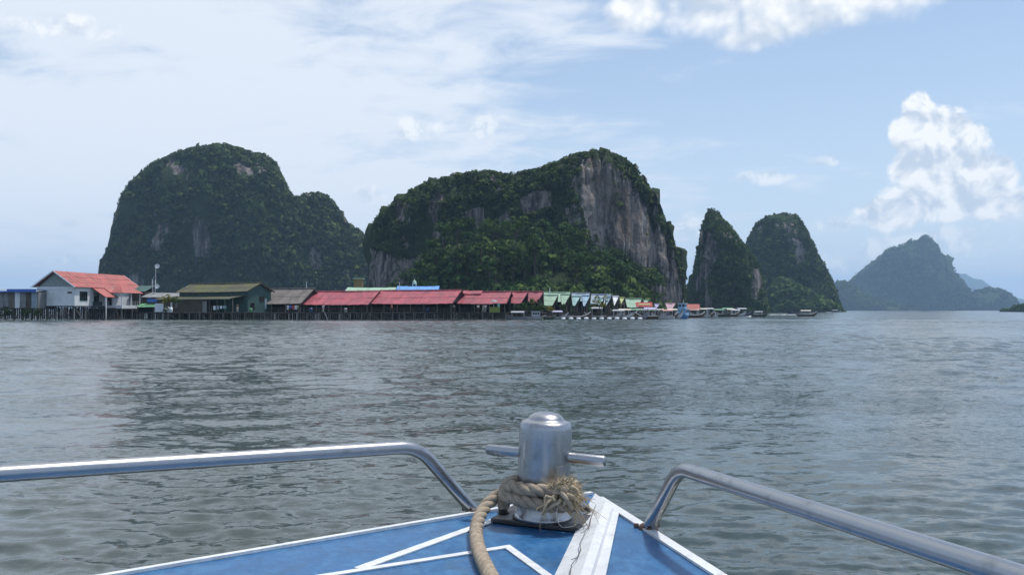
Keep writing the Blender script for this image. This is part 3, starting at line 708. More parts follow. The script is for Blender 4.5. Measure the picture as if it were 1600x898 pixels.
# antenna mast
def mast():
    o = P(241, 484, 205); t = empty('antenna_mast', (o.x, o.y, 0), 0, 'thin lattice mast with two white dishes behind the white house', 'mast')
    z = P(240, 414, 205).z
    for x in (-0.45, 0.25): MB().tube([(x, 0, -1), (x, 0, z - (3.2 if x < 0 else 0))], 0.07, 6).build('pole', M_METAL, t)
    for i in range(9): MB().bar((-0.45, 0, 1 + i), (0.25, 0, 2.0 + i), 0.05).build('lattice_bar', M_METAL, t)
    for x in (-0.45, 0.25): MB().box((x, -0.1, z - 4.1), (0.14, 0.14, 1.5)).build('antenna', M_WHITE, t)
    for zz in (z - 0.3, z - 4.9):
        m = Matrix.Translation((0.7, -0.25, zz)) @ Matrix.Rotation(R(75), 4, 'X') @ Matrix.Rotation(R(15), 4, 'Y')
        d = MB().lathe([(0.03, -0.25), (0.25, -0.2), (0.45, -0.05), (0.52, 0.1), (0.42, -0.02), (0.22, -0.15), (0.02, -0.2)], 14, m).build('dish', M_WHITE, t)
mast()

def flat_shelter(name, label, cat, px0, px1, yr, ye, Y, depth, mroof, mwall, walls=True, group=None, deck=DECK, st=True, front=None):
    """lean-to shelter facing the water: roof falls towards the front"""
    A, B = P(px0, 484, Y), P(px1, 484, Y); L = B.x - A.x
    t = empty(name, (A.x, A.y, 0), 0, label, cat, group)
    z0 = P(px0, ye, Y).z; z1 = P(px0, yr, Y + depth).z
    r = MB(); sheet_roof(r, -0.2, L + 0.2, -0.3, z0, depth, z1, courses=1); r.build('roof', mroof, t)
    if walls:
        b = MB(); b.box((L / 2, depth - 0.1, (deck + z1) / 2 - 0.1), (L, 0.1, z1 - deck - 0.25))
        for x in (0.05, L - 0.05): b.box((x, depth / 2, (deck + z0) / 2 - .06), (0.1, depth - .3, z0 - deck - 0.15))
        if front: b.box((L / 2, 0.3, (deck + z0) / 2 - .06), (L - 0.22, 0.1, z0 - deck - 0.15))
        b.build('wall', mwall, t)
    n = max(2, int(L / 2.5) + 1)
    for i in range(n):
        MB().box((0, 0, (deck + z0) / 2 - 0.05), (0.13, 0.13, z0 - deck - 0.05)).build('post', M_POST, t, (0.1 + (L - 0.2) * i / (n - 1), 0.05, 0))
    if st:
        MB().box((L / 2, depth / 2, deck - 0.12), (L + 0.4, depth + 0.8, 0.2)).build('floor', M_WOOD, t)
        stilts(t, [(0.1 + (L - 0.2) * i / (n - 1), y) for i in range(n) for y in (-0.2, depth * 0.6)], deck - 0.2)
    return t
# shacks between the white house and the mossy roofed house
flat_shelter('stilt_shack', 'low shack with long grey roof sheets beside the mast', 'shack', 222, 294, 457, 464, 200, 6, M_GREYR, M_BROWN, front=True)
flat_shelter('stilt_shack', 'small teal roofed shack tucked behind the white house porch', 'shack', 206, 226, 446, 455, 206, 5, M_TEALW, M_BROWN, front=True)
s_ = flat_shelter('awning_stall', 'stall under a sagging green awning beside the white house', 'stall', 214, 241, 474, 479, 187, 3, M_GTARP, M_WOOD)
ob = P(237, 468, 189)
def tarp():
    b = MB(); n = 6; vs = []
    for i in range(n + 1):
        for j in range(n + 1):
            u, v = i / n, j / n
            vs.append((u * 2.0 - 1.0, v * 1.4, 0.75 * (1 - v * 0.7) * (1 - abs(u - 0.45)) + 0.15 * math.sin(7 * u + 3 * v)))
    fs = [(i * (n + 1) + j, (i + 1) * (n + 1) + j, (i + 1) * (n + 1) + j + 1, i * (n + 1) + j + 1) for i in range(n) for j in range(n)]
    b.add(vs, fs, True); b.slab([(-1, 0.05, -0.1), (1, 0.05, -0.1), (1, 0.05, 0.5), (-1, 0.05, 0.5)], 0.03)
    o = b.build('tarpaulin', M_BLUE, None, (ob.x, ob.y, ob.z - 0.4)); tag(o, 'crumpled bright blue tarpaulin above the green awning', 'tarpaulin')
    md = o.modifiers.new('thick', 'SOLIDIFY'); md.thickness = 0.03
tarp()
def notice_board():
    o = P(248.5, 487, 186); t = empty('notice_board', (o.x, o.y, 0), 0, 'white notice board standing right of the green awning', 'sign')
    z0, z1 = P(0, 487, 186).z, P(0, 474, 186).z
    MB().box((0, 0, (z0 + z1) / 2), (1.75, 0.08, z1 - z0)).build('board', M_WHITE, t)
    b = MB()
    for i, (x, z, w) in enumerate(((-0.35, .78, .6), (0.3, .74, .5), (-.3, .55, .9), (.35, .5, .6), (-.2, .32, 1.1), (.3, .2, .6))): b.box((x, -0.045, z0 + (z1 - z0) * z), (w, 0.01, 0.07))
    b.build('print', mat('faded_blue_print', (0.35, 0.45, 0.62), 0.6), t)
    for x in (-0.8, 0.8): MB().box((x, 0.06, (z1 - 1) / 2), (0.1, 0.1, z1 + 1)).build('post', M_WHITE, t)
    MB().box((0, 0.8, DECK - .1), (2.6, 1.8, 0.15)).build('footing', M_WOOD, t)
notice_board()
def white_crates():
    for i, (px, lb) in enumerate(((258, 'white plastic drum left of two drums near the mossy house'), (263, 'white plastic drum in the middle of three near the mossy house'), (267.5, 'white plastic drum right of two drums near the mossy house'))):
        o = P(px, 488, 186); t = MB().lathe([(0.0, 0), (0.27, 0), (0.29, 0.05), (0.29, 0.5), (0.31, 0.53), (0.29, 0.56), (0.28, 0.95), (0.12, 1.02), (0.12, 1.1), (0, 1.1)], 14).build('drum', M_WHITE, None, (o.x, o.y, DECK))
        tag(t, lb, 'drum', 'white drums on the jetty')
white_crates()
def jetty(label, px0, px1, Y, depth=2.6, z=DECK, rail=False, step=2.1):
    A, B = P(px0, 484, Y), P(px1, 484, Y); L = B.x - A.x
    t = empty('jetty', (A.x, A.y, 0), 0, label, 'jetty')
    n = int(L / 0.55); b = MB()
    for i in range(n): b.box(((i + 0.5) * L / n, depth / 2, z - 0.04 + random.uniform(-.012, .012)), (L / n - 0.05, depth, 0.06))
    o = b.build('decking', M_POST, t)
    bm = MB()
    for y in (0.15, depth - 0.15): bm.box((L / 2, y, z - 0.2), (L, 0.14, 0.2))
    bm.build('beam', M_WOOD, t)
    k = int(L / step) + 1
    stilts(t, [(0.15 + (L - 0.3) * i / (k - 1) + random.uniform(-.3, .3), y) for i in range(k) for y in (0.12,)], z + (0.0) - 0.1)
    for i in range(0, k, 3): MB().bar((i * step + .1, 0.2, z - 0.3), (i * step + step * 0.9, 0.2, 0.05), 0.09).build('brace', M_POST, t)
    if rail:
        r = MB()
        for zz in (z + 0.5, z + 0.95): r.box((L / 2, 0.1, zz), (L, 0.06, 0.07))
        for i in range(k): r.box((0.15 + (L - 0.3) * i / (k - 1), 0.1, z + 0.48), (0.08, 0.07, 1.0))
        r.build('railing', M_BROWN, t)
    return t
jetty('weathered timber jetty in front of the mossy roofed house', 262, 432, 183.5)
jetty('long timber jetty in front of the two big red roofs', 433, 712, 182.5, rail=True)
jetty('timber jetty right of the big red roofs where people stand', 713, 792, 182.5)
jetty('low dark jetty below the green and blue roofed stalls', 850, 1000, 198.6, z=1.2)

# mossy roofed two-storey house
def mossy_house():
    t = gable_house('stilt_house', 'dark teal timber house with mossy brown roof on stilts', 'house', 297, 408, 442, 455, 190, -30, 4.0, M_MOSS, M_TEALW, wall='closed', deck=DECK)
    L = GEO[(t.name, 'L')]; ze = GEO[(t.name, 'ze')]
    r = MB(); sheet_roof(r, -L - 2.6, -1.2, -7.4, 4.35, -3.25, 5.0, courses=1); r.build('lean_to_roof', M_MOSS, t)
    e = MB(); e.box((-L / 2 - 1.9, -7.45, 4.28), (L + 1.4, 0.08, 0.2)); e.build('fascia', mat('pale_moss_edge', (0.30, 0.32, 0.20), 0.8), t)
    b = MB(); xs = -L - 2.2; xe = -L * 0.45
    b.box(((xs + xe) / 2, -6.9, 2.85), (xe - xs, 0.1, 2.7)); b.build('lower_wall', M_BROWN, t)
    for x, m_ in ((xs + 4.6, M_WHITE), (xs + 6.2, M_GREYW)): MB().box((x, -6.98, 3.2), (0.55, 0.06, 1.5)).build('shutter', m_, t)
    MB().box((xe + .6, -6.9, 2.7), (1.3, 0.08, 2.4)).build('door', M_GREYW, t)
    for i in range(4): MB().box((xe + 2 + i * 2.3, -6.9, 2.9), (0.14, 0.14, 2.75)).build('post', M_POST, t)
    MB().box((-L / 2 - 1.9, -5.2, DECK - 0.12), (L + 1.0, 3.9, 0.2)).build('lower_floor', M_WOOD, t)
    stilts(t, [(xs + .3 + i * 2.4, -6.9) for i in range(int((L + 1) / 2.4))], DECK - .2)
    window(t, (-0.44, 0.6, 4.3), 1.2, 1.0, 'y', M_WOOD, mull=2); window(t, (-0.44, -2.0, 2.8), 1.1, 1.3, 'y', M_WOOD, mull=2)
    MB().box((-0.43, 1.8, 3.3), (0.06, 0.5, 2.2)).build('shutter', M_GBLUE, t)
mossy_house()
gable_house('stilt_house', 'low dark hut with a ragged grey thatched roof', 'hut', 421, 491, 451, 474, 193, -22, 4.8, M_THATCH, M_WOOD, wall='open')

RES = 'big red roofed restaurant sheds'
gable_house('restaurant_shed', 'long open shed with plain bright red roof next to the thatched hut', 'restaurant', 491, 593, 455, 475.5, 190.5, -17, 5.4, M_RED, M_WOOD, RES)
gable_house('restaurant_shed', 'longest open shed with stained red roof and a dark gable', 'restaurant', 594, 721, 453.5, 474, 186.5, -17, 5.4, M_RED, M_WOOD, RES)
t = gable_house('restaurant_shed', 'red roofed shed with a small raised ridge roof above people', 'restaurant', 724, 799, 456, 474, 188, -12, 5.0, M_RED2, M_WOOD, RES)
L = GEO[(t.name, 'L')]; zr = GEO[(t.name, 'zr')]
b = MB(); sheet_roof(b, -L, -L * .6, -1.3, zr - .35, 0.02, zr + 0.35, courses=1); sheet_roof(b, -L, -L * .6, 1.3, zr - .35, -0.02, zr + 0.35, courses=1); b.build('raised_roof', M_RED, t)
gable_house('market_stall', 'small stall with a clean pinkish red roof', 'stall', 800, 825, 456, 473.5, 190, -14, 3.6, M_RED, M_WOOD, 'small red roofed stalls', inset=.7, over=.2)
gable_house('market_stall', 'small darker red roofed stall beside the first pale green roof', 'stall', 826, 849, 456, 473, 190, -14, 3.6, M_RED2, M_WOOD, 'small red roofed stalls', inset=.7, over=.2)
GR = 'green and blue roofed waterfront stalls'
for a in (('pale green roofed stall at the back with the wide ridge', 850, 891, 457, 471, 197, M_PGREEN), ('low pale green roofed stall in front beside the red stalls', 849, 872, 461, 477, 190, M_PGREEN),
          ('grey blue roofed stall at the back behind the teal roof', 893, 922, 458, 470, 198, M_GBLUE), ('front stall with a narrow pale green sloping roof', 876, 891, 460, 475, 191, M_PGREEN), ('front stall with a teal green roof', 893, 907, 463, 477, 191, M_TEALR),
          ('front stall with a light blue roof right of the teal one', 909, 922, 462, 477.5, 191, M_BLUER), ('wide grey blue roofed stall behind the yellow shrub', 924, 955, 460, 474, 197, M_GBLUE),
          ('little stall with a pale teal roof beside the yellow shrub', 933, 944, 466, 477, 192, M_TEALR), ('little stall with a grey blue roof left of the white gables', 945, 955, 463, 477, 193, M_BLUER),
          ('narrow stall with pale whitish roof panels', 957, 967, 463, 478, 195, M_WHITE), ('narrow stall with yellow green roof panels', 968, 976, 465, 478, 197, M_YELL),
          ('broad pale green roofed hall behind the moored boats', 977, 1003, 467, 480, 204, M_PGREEN), ('small far pale green roofed hut above the red banner', 1005, 1014, 469, 476, 214, M_PGREEN),
          ('lilac roofed hut left of the blue ferry', 1022, 1031, 475, 482, 216, mat('lilac_roof', (0.42, 0.40, 0.58), 0.6, var=.4)), ('pink roofed hut just left of the blue ferry', 1039, 1056, 474, 482, 218, mat('dusty_pink_roof', (0.46, 0.30, 0.34), 0.6, var=.5))):
    lb, x0, x1, yr, ye, Y, m_ = a; Y += 12
    gable_house('market_stall', lb, 'stall', x0, x1, yr, ye, Y, -13, 2.9 if x1 - x0 < 30 else 3.6, m_, M_WOOD, GR, mgable=M_WOOD, nst=4, inset=0.75 if x1 - x0 < 30 else 0.3, over=0.2)
# red banner roof
o = P(1073, 484, 236); t = empty('banner_awning', (o.x, o.y, 0), 0, 'orange red awning right behind the blue ferry', 'awning')
z0, z1 = P(0, 482, 236).z, P(0, 475, 236).z; W = P(1094, 484, 236).x - o.x
MB().slab([(0, 0, z0), (W, 0, z0), (W, 0.9, z1), (0, 0.9, z1)], 0.06).build('cloth', mat('orange_red_cloth', (0.55, 0.17, 0.12), 0.7, var=.5), t)
for x in (0.1, W - 0.1): MB().box((x, 0.2, z0 / 2 - .5), (0.1, 0.1, z0 + 1.0)).build('post', M_POST, t)
o = P(994, 484, 205); t = empty('banner_awning', (o.x, o.y, 0), 0, 'long red awning with a yellow stripe behind the moored boats', 'awning')
z0, z1 = P(0, 479, 205).z, P(0, 472, 205).z; W = P(1020, 484, 205).x - o.x
MB().slab([(0, 0, z0), (W, 0, z0), (W, 0.9, z1), (0, 0.9, z1)], 0.06).build('cloth', M_REDC, t)
MB().slab([(0.5, 0.32, z0 + (z1 - z0) * .42 + .03), (W - .5, 0.32, z0 + (z1 - z0) * .42 + .03), (W - .5, 0.52, z0 + (z1 - z0) * .62 + .03), (0.5, 0.52, z0 + (z1 - z0) * .62 + .03)], 0.02).build('stripe', M_YELL, t)
for x in (0.1, W / 2, W - 0.1): MB().box((x, 0.2, z0 / 2 - .5), (0.1, 0.1, z0 + 1.0)).build('post', M_POST, t)

# roofs further back
def back_building(name, label, cat, x0, x1, yr, ye, Y, depth, mroof, mwall):
    A, B = P(x0, 484, Y), P(x1, 484, Y); L = B.x - A.x; zr = P(0, yr, Y + depth / 2).z; ze = P(0, ye, Y).z
    t = empty(name, (A.x, A.y, 0), 0, label, cat)
    r = MB(); sheet_roof(r, 0, L, 0, ze, depth / 2, zr); sheet_roof(r, 0, L, depth, ze, depth / 2, zr); r.build('roof', mroof, t)
    b = MB(); b.box((L / 2, depth / 2, (1.2 + ze) / 2 - .1), (L - 1, depth - 1, ze - 1.3)); b.build('wall', mwall, t)
    for x in (0.55, L - 0.55): MB().slab([(x, 0.6, ze), (x, depth - .6, ze), (x, depth / 2, zr - 0.12)], 0.08).build('gable', M_WHITE, t)
    stilts(t, [(1 + (L - 2) * i / 5, y) for i in range(6) for y in (1, depth - 1)], 1.25)
    return t
back_building('hall', 'building with a bright blue roof behind the big red roofs', 'building', 617, 684, 447, 457, 214, 9, M_SKYB, M_WHITE)
back_building('hall', 'building with a flat green roof left of the blue roof', 'building', 538, 616, 449, 456, 212, 8, M_PGREEN, M_BROWN)
o = P(560, 484, 222); t = empty('water_tower', (o.x, o.y, 0), 0, 'square brown water tower with a pale cap behind red roofs', 'tower')
zt, zb = P(0, 436, 222).z, P(0, 452, 222).z
MB().box((0, 0, (zt + zb) / 2), (2.0, 2.0, zt - zb)).build('tank', mat('ochre_render', (0.22, 0.15, 0.07), 0.8, var=.6), t)
c_ = MB(); c_.box((0, 0, zt + 0.12), (2.6, 2.6, 0.22)); c_.build('cap', M_PGREEN, t)
for x, y in ((-.8, -.8), (.8, -.8), (-.8, .8), (.8, .8)): MB().box((x, y, zb / 2 - .5), (0.25, 0.25, zb + 1.0)).build('leg', M_POST, t)
o = P(647.5, 484, 225); t = empty('minaret', (o.x, o.y, 0), 0, 'small pale domed minaret poking above the blue roof', 'minaret')
zt, zb = P(0, 438, 225).z, 0.0
MB().box((0, 0, (zt - 1.9) / 2 - .5), (1.1, 1.1, zt - 0.9)).build('shaft', M_WHITE, t)
for x in (-.4, .4):
    for y in (-.4, .4): MB().box((x, y, zt - 1.35), (0.14, 0.14, 0.9)).build('column', M_WHITE, t)
MB().lathe([(0.62, zt - 0.9), (0.62, zt - 0.8), (0.5, zt - 0.75), (0.52, zt - 0.5), (0.40, zt - 0.2), (0.16, zt), (0.04, zt + 0.15), (0.03, zt + 0.5), (0, zt + 0.5)], 14).build('dome', mat('verdigris_dome', (0.35, 0.48, 0.42), 0.5), t)
for px, y0, lb in ((479, 440, 'thin white pole standing above the thatched hut'), (859, 450, 'thin white pole standing above the back green roof'), (624, 441, 'thin pale pole left of the minaret')):
    A = P(px, y0, 208); tag(MB().tube([(A.x, A.y, -1), (A.x, A.y, A.z)], 0.09, 6).build('pole', M_WHITE), lb, 'pole')

# plants among the stalls
def shrub(label, px, py, Y, r, mat_=M_LEAF2, zb=DECK, seed=1, name='shrub', cat='shrub', group=None, tint=0.5, n=14):
    o = P(px, py, Y); t = empty(name, (o.x, o.y, 0), 0, label, cat, group); g = np.random.default_rng(seed)
    C = g.normal(0, 1, (n, 3)) * r * np.array([0.55, 0.45, 0.4]) + np.array([0, 0, o.z]); C[:, 2] = np.maximum(C[:, 2], zb + 0.3)
    V, Q, T = leaf_clumps(C, g.uniform(0.3, 0.5, n) * r, np.clip(tint + g.normal(0, .15, n), 0, 1), 22, 0.9, seed)
    np_mesh('foliage', V, Q, mat_, t, T)
    b = MB(); b.tube([(0, 0, -1.0 if zb < 1 else zb - .1), (0.1 * r, 0, (zb + o.z) / 2), (0, 0, o.z + 0.3 * r)], [0.10, 0.07, 0.04], 6)
    for k in range(3): b.tube([(0.05 * r, 0, (zb + o.z) / 2), (math.cos(k * 2.1) * r * .5, math.sin(k * 2.1) * r * .4, o.z + .2 * r)], [0.05, 0.02], 5)
    b.build('stem', M_BARK, t)
    return t
M_YLEAF = leaf_material('yellow_green_leaves', (0.08, 0.09, 0.015), (0.20, 0.19, 0.03), (0.30, 0.28, 0.05))
SH = 'shrubs along the jetties'
for i, a in enumerate((('low weeds against the stilts between the shed and the white house', 58, 489, 183.2, 0.9, M_LEAF), ('bushy yellow green shrub left of the mossy house', 263, 471, 187, 1.1, M_YLEAF), ('dark green shrub right of the yellowish one by the mossy house', 271, 470, 187.5, 1.0, M_LEAF2), ('pot plants under the notice board end of the awning', 258, 483, 185.5, 0.6, M_LEAF2),
                       ('low green plants on the jetty below the pinkish red stall', 812, 481, 186, 1.1, M_LEAF2), ('green creeper hanging over the darker red stall', 832, 477, 186, 1.2, M_LEAF2), ('leafy green shrub below the first pale green roof', 845, 482, 186.5, 1.2, M_LEAF2),
                       ('small yellowish shrub right of the lilac boat canopy', 858, 484, 187, 0.8, M_YLEAF), ('upright bushy yellow green shrub among the blue stalls', 936, 474, 188, 1.1, M_YLEAF), ('brownish green plants by the front of the teal stall', 880, 481, 187.5, 0.9, M_LEAF),
                       ('weeds growing at the waterline under the grey shed', 40, 489, 183.2, 1.0, M_LEAF2), ('green weeds among the stilts at the far left', 12, 489, 183.2, 1.0, M_LEAF2))):
    shrub(a[0], a[1], a[2], a[3], a[4], a[5], seed=100 + i, group=SH, zb=0.0 if 'weeds' in a[0] else DECK)
# parasol stall
o = P(773, 484, 183); t = empty('parasol_stall', (o.x, o.y, 0), 0, 'stall with yellow green counter cloth and grey parasol on the jetty', 'stall')
MB().box((0, 0, DECK + .55), (2.1, 0.9, 1.1)).build('counter', mat('yellow_green_cloth', (0.22, 0.27, 0.05), 0.8, var=.5), t)
MB().tube([(-0.2, 0, DECK), (-0.2, 0, 4.15)], 0.04, 6).build('pole', M_WHITE, t)
MB().lathe([(0.0, 4.1), (0.5, 3.95), (0.9, 3.65), (0.86, 3.65), (0.45, 3.88), (0, 4.0)], 8, Matrix.Translation((-.2, 0, 0)), False).build('canopy', M_GREYW, t)
MB().box((0.8, 0.2, DECK + 1.5), (0.5, 0.4, 0.8)).build('box', M_TEALR, t)

# dark screens added to stand in for the shade under the floors
def shade_backing(label, px0, px1, Y, top, seed):
    A, B = P(px0, 484, Y), P(px1, 484, Y); Lw = B.x - A.x; g = random.Random(seed)
    t = empty('shade_backing', (A.x, A.y, 0), 0, label, 'shade backing')
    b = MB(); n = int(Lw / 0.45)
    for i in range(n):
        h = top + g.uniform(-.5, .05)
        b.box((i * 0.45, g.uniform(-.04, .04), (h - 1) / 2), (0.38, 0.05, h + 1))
    o = b.build('plank', M_WOOD, t); o['kind'] = 'stuff'  # added slats, dark so the gaps between stilts read as shade
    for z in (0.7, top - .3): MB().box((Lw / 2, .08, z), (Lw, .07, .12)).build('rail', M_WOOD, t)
shade_backing('added dark backing for the shade under the shed and white house', -60, 228, 209, 2.75, 1)
shade_backing('added dark backing for the shade behind the stilts of the mossy house', 232, 432, 204, 1.7, 2)
shade_backing('added dark backing for the shade beneath the big red roofs', 433, 800, 200, 1.6, 3)
shade_backing('added dark backing for the shade behind the moored boats', 801, 1060, 216, 1.5, 4)

# things on the verandas and jetties
M_NAVYP = mat('dark_blue_plastic', (0.02, 0.05, 0.14), .5)
def laundry(label, px0, px1, py, Y, cols):
    A, B = P(px0, py, Y), P(px1, py, Y); t = empty('laundry_line', (A.x, A.y, 0), 0, label, 'laundry'); Lw = B.x - A.x
    MB().tube([(0, 0, A.z), (Lw / 2, 0, A.z - .12), (Lw, 0, A.z)], .012, 4).build('line', M_POST, t)
    for x in (0, Lw): MB().box((x, 0, (A.z + DECK) / 2), (.08, .08, A.z - DECK + .05)).build('post', M_POST, t)
    for i, m in enumerate(cols):
        x = Lw * (i + .6) / (len(cols) + .2); h = random.uniform(.5, .95); w = random.uniform(.4, .65); n = 5; b = MB()
        for k in range(n):
            u0, u1 = x + w * k / n, x + w * (k + 1) / n; d0, d1 = .05 * math.sin(k * 2.1 + i), .05 * math.sin((k + 1) * 2.1 + i)
            b.slab([(u0, d0, A.z - .08 - h), (u1, d1, A.z - .08 - h), (u1, 0, A.z - .08), (u0, 0, A.z - .08)], .02)
        b.build('cloth', m, t)
laundry('washing hung in front of the low thatched hut', 446, 466, 476.5, 183.6, [M_WHITE, M_BLUE, M_REDC, M_WHITE, M_YELL])
laundry('washing hung on the jetty before the mossy house', 330, 352, 477, 184.4, [M_WHITE, M_GBLUE, M_WHITE, M_TEALR])
for i, (px, m, lb) in enumerate(((486, M_NAVYP, 'dark blue plastic barrel standing by the plain red roofed shed'), (540, M_GREYW, 'grey plastic barrel standing before the plain red roofed shed'), (668, M_NAVYP, 'dark blue plastic barrel standing before the stained red roofed shed'), (392, M_GTARP, 'green plastic barrel standing at the right end of the mossy house'))):
    o = P(px, 484, 183.4); tag(MB().lathe([(0, 0), (.28, 0), (.3, .05), (.31, .3), (.33, .32), (.31, .34), (.31, .6), (.33, .62), (.31, .64), (.29, .9), (0, .9)], 14).build('barrel', m, None, (o.x, o.y, DECK)), lb, 'barrel', 'plastic barrels on the jetties')
for i, px in enumerate((452, 457, 463, 494, 497, 516, 531)):
    o = P(px, 484, 181.6); tag(MB().tube([(0, 0, -1.2), ((-1.2 if px == 516 else .1 * (i % 3 - 1)), 0, 1.15 + .2 * (i % 3))], [.10, .08], 7).build('mooring_pile', M_GREYW, None, (o.x, o.y, 0)),
        ('pale mooring pile farthest left under the washing line', 'second pale mooring pile from the thatched hut', 'third pale mooring pile, right end of the washing line', 'pale mooring pile just right of the dark blue barrel', 'short pale pile touching its neighbour right of the dark blue barrel', 'leaning pale mooring pile before the plain red roof', 'pale mooring pile farthest right before the plain red roof')[i], 'pile', 'pale mooring piles')
# ------------------------------------------------------------------ people
M_SKIN = mat('skin', (0.30, 0.17, 0.11), 0.6)
M_HAIR = mat('black_hair', (0.012, 0.01, 0.009), 0.6)
def skinned(name, verts, edges, radii, m, parent, levels=1):
    me = bpy.data.meshes.new(name); me.from_pydata(verts, edges, []); me.update()
    o = bpy.data.objects.new(name, me); col.objects.link(o); o.parent = parent
    sk = o.modifiers.new('skin', 'SKIN'); sk.use_smooth_shade = True
    for i, r in enumerate(radii): me.skin_vertices[0].data[i].radius = (r, r)
    me.skin_vertices[0].data[0].use_root = True
    ss = o.modifiers.new('sub', 'SUBSURF'); ss.levels = levels; ss.render_levels = levels
    me.materials.append(m); return o
def person(label, loc, rz, top, bottom, pose='stand', group=None):
    t = empty('person', loc, rz, label, 'person', group)
    hip = 0.9 if pose != 'sit' else 0.45
    if pose == 'sit': legs = lambda s: [(s * .1, -.02, hip), (s * .12, -.40, hip + .02), (s * .12, -.42, 0.08), (s * .12, -.55, .04)]
    elif pose == 'walk': legs = lambda s: [(s * .09, 0, hip), (s * .1, -.16 * s, .48), (s * .1, -.14 * s + .08, .08), (s * .1, -.26 * s - .06, .04)]
    else: legs = lambda s: [(s * .09, 0, hip), (s * .1, -.02, .48), (s * .1, .02, .08), (s * .11, -.14, .04)]
    z = hip
    arms = lambda s: [(s * .19, 0, z + .48), (s * .25, .02, z + .22), (s * .24, -.10, z + .0), (s * .24, -.13, z - .10)]
    V = [(0, 0, z), (0, 0, z + .25), (0, 0, z + .47), (0, -.01, z + .58), (0, -.02, z + .66), (0, -.03, z + .76)]
    E = [(0, 1), (1, 2), (2, 3), (3, 4), (4, 5)]; r = [.12, .12, .13, .055, .085, .08]
    for s in (-1, 1):
        b = len(V); V += arms(s); E += [(2, b), (b, b + 1), (b + 1, b + 2), (b + 2, b + 3)]; r += [.055, .045, .035, .04]
        b = len(V); V += legs(s); E += [(0, b), (b, b + 1), (b + 1, b + 2), (b + 2, b + 3)]; r += [.085, .06, .045, .04]
    skinned('body', V, E, r, M_SKIN, t)
    V = [(0, 0, z - .02), (0, 0, z + .25), (0, 0, z + .47)]; E = [(0, 1), (1, 2)]; r = [.145, .145, .15]
    for s in (-1, 1):
        b = len(V); V += arms(s)[:2]; E += [(2, b), (b, b + 1)]; r += [.075, .062]
    skinned('shirt', V, E, r, top, t)
    V = [(0, 0, z + .02)]; E = []; r = [.14]
    for s in (-1, 1):
        b = len(V); V += legs(s)[:3]; E += [(0, b), (b, b + 1), (b + 1, b + 2)]; r += [.10, .075, .06]
    skinned('trousers', V, E, r, bottom, t)
    MB().lathe([(0.0, z + .87), (.06, z + .855), (.095, z + .80), (.10, z + .73), (.07, z + .68)], 10, Matrix.Translation((0, -.005, 0))).build('hair', M_HAIR, t)
    return t
M_BSH = mat('white_shirt', (0.75, 0.76, 0.78), 0.8); M_DSH = mat('dark_shirt', (0.05, 0.055, 0.07), 0.8); M_GSH = mat('grey_shirt', (0.35, 0.35, 0.36), 0.8); M_TAN = mat('light_trousers', (0.55, 0.50, 0.44), 0.8); M_RSH = mat('red_shirt', (0.45, 0.07, 0.06), 0.8)
for px, top, bot, lb, rz, ps in ((747, M_BSH, M_DSH, 'person in white shirt and dark trousers under the raised ridge roof', 0.4, 'stand'), (755, M_GSH, M_TAN, 'person in grey shirt and light trousers walking on the jetty', 1.4, 'walk'),
                                 (758.5, M_BSH, M_GSH, 'person in white shirt and grey trousers beside the walker', -0.5, 'stand'), (709, M_GSH, M_DSH, 'person in grey shirt by the dark gable of the stained roof', 0.2, 'stand'), (612, M_RSH, M_DSH, 'person in red shirt on the jetty before the stained roofed shed', 0.9, 'walk'), (505, M_BSH, M_TAN, 'person in white shirt and light trousers before the plain red roof', -.6, 'stand'), (371, M_DSH, M_TAN, 'person in dark shirt on the jetty before the mossy house', .5, 'stand')):
    o = P(px, 484, 183.8); person(lb, (o.x, o.y, DECK), rz, top, bot, ps, 'people on the jetty')

# ------------------------------------------------------------------ boats
M_HW = mat('white_boat_paint', (0.58, 0.60, 0.62), 0.4, var=.4, vscale=1.5); M_HB = mat('brown_boat_planks', (0.13, 0.09, 0.06), 0.6, var=.7, vscale=2); M_HG = mat('grey_boat_paint', (0.27, 0.29, 0.32), 0.5, var=.5)
M_HN = mat('navy_boat_paint', (0.03, 0.06, 0.16), 0.4, var=.5); M_HL = mat('light_blue_boat_paint', (0.25, 0.50, 0.72), 0.4, var=.4); M_HD = mat('dark_green_boat_paint', (0.05, 0.09, 0.06), 0.5, var=.5)
M_LIL = mat('lilac_canvas', (0.50, 0.47, 0.66), 0.7, var=.4); M_PNK = mat('pink_canvas', (0.55, 0.28, 0.26), 0.7, var=.5); M_CRM = mat('cream_canvas', (0.62, 0.58, 0.46), 0.7, var=.4); M_GRC = mat('pale_grey_canvas', (0.46, 0.48, 0.51), 0.7, var=.5); M_GNC = mat('green_canvas', (0.18, 0.34, 0.22), 0.7, var=.5)
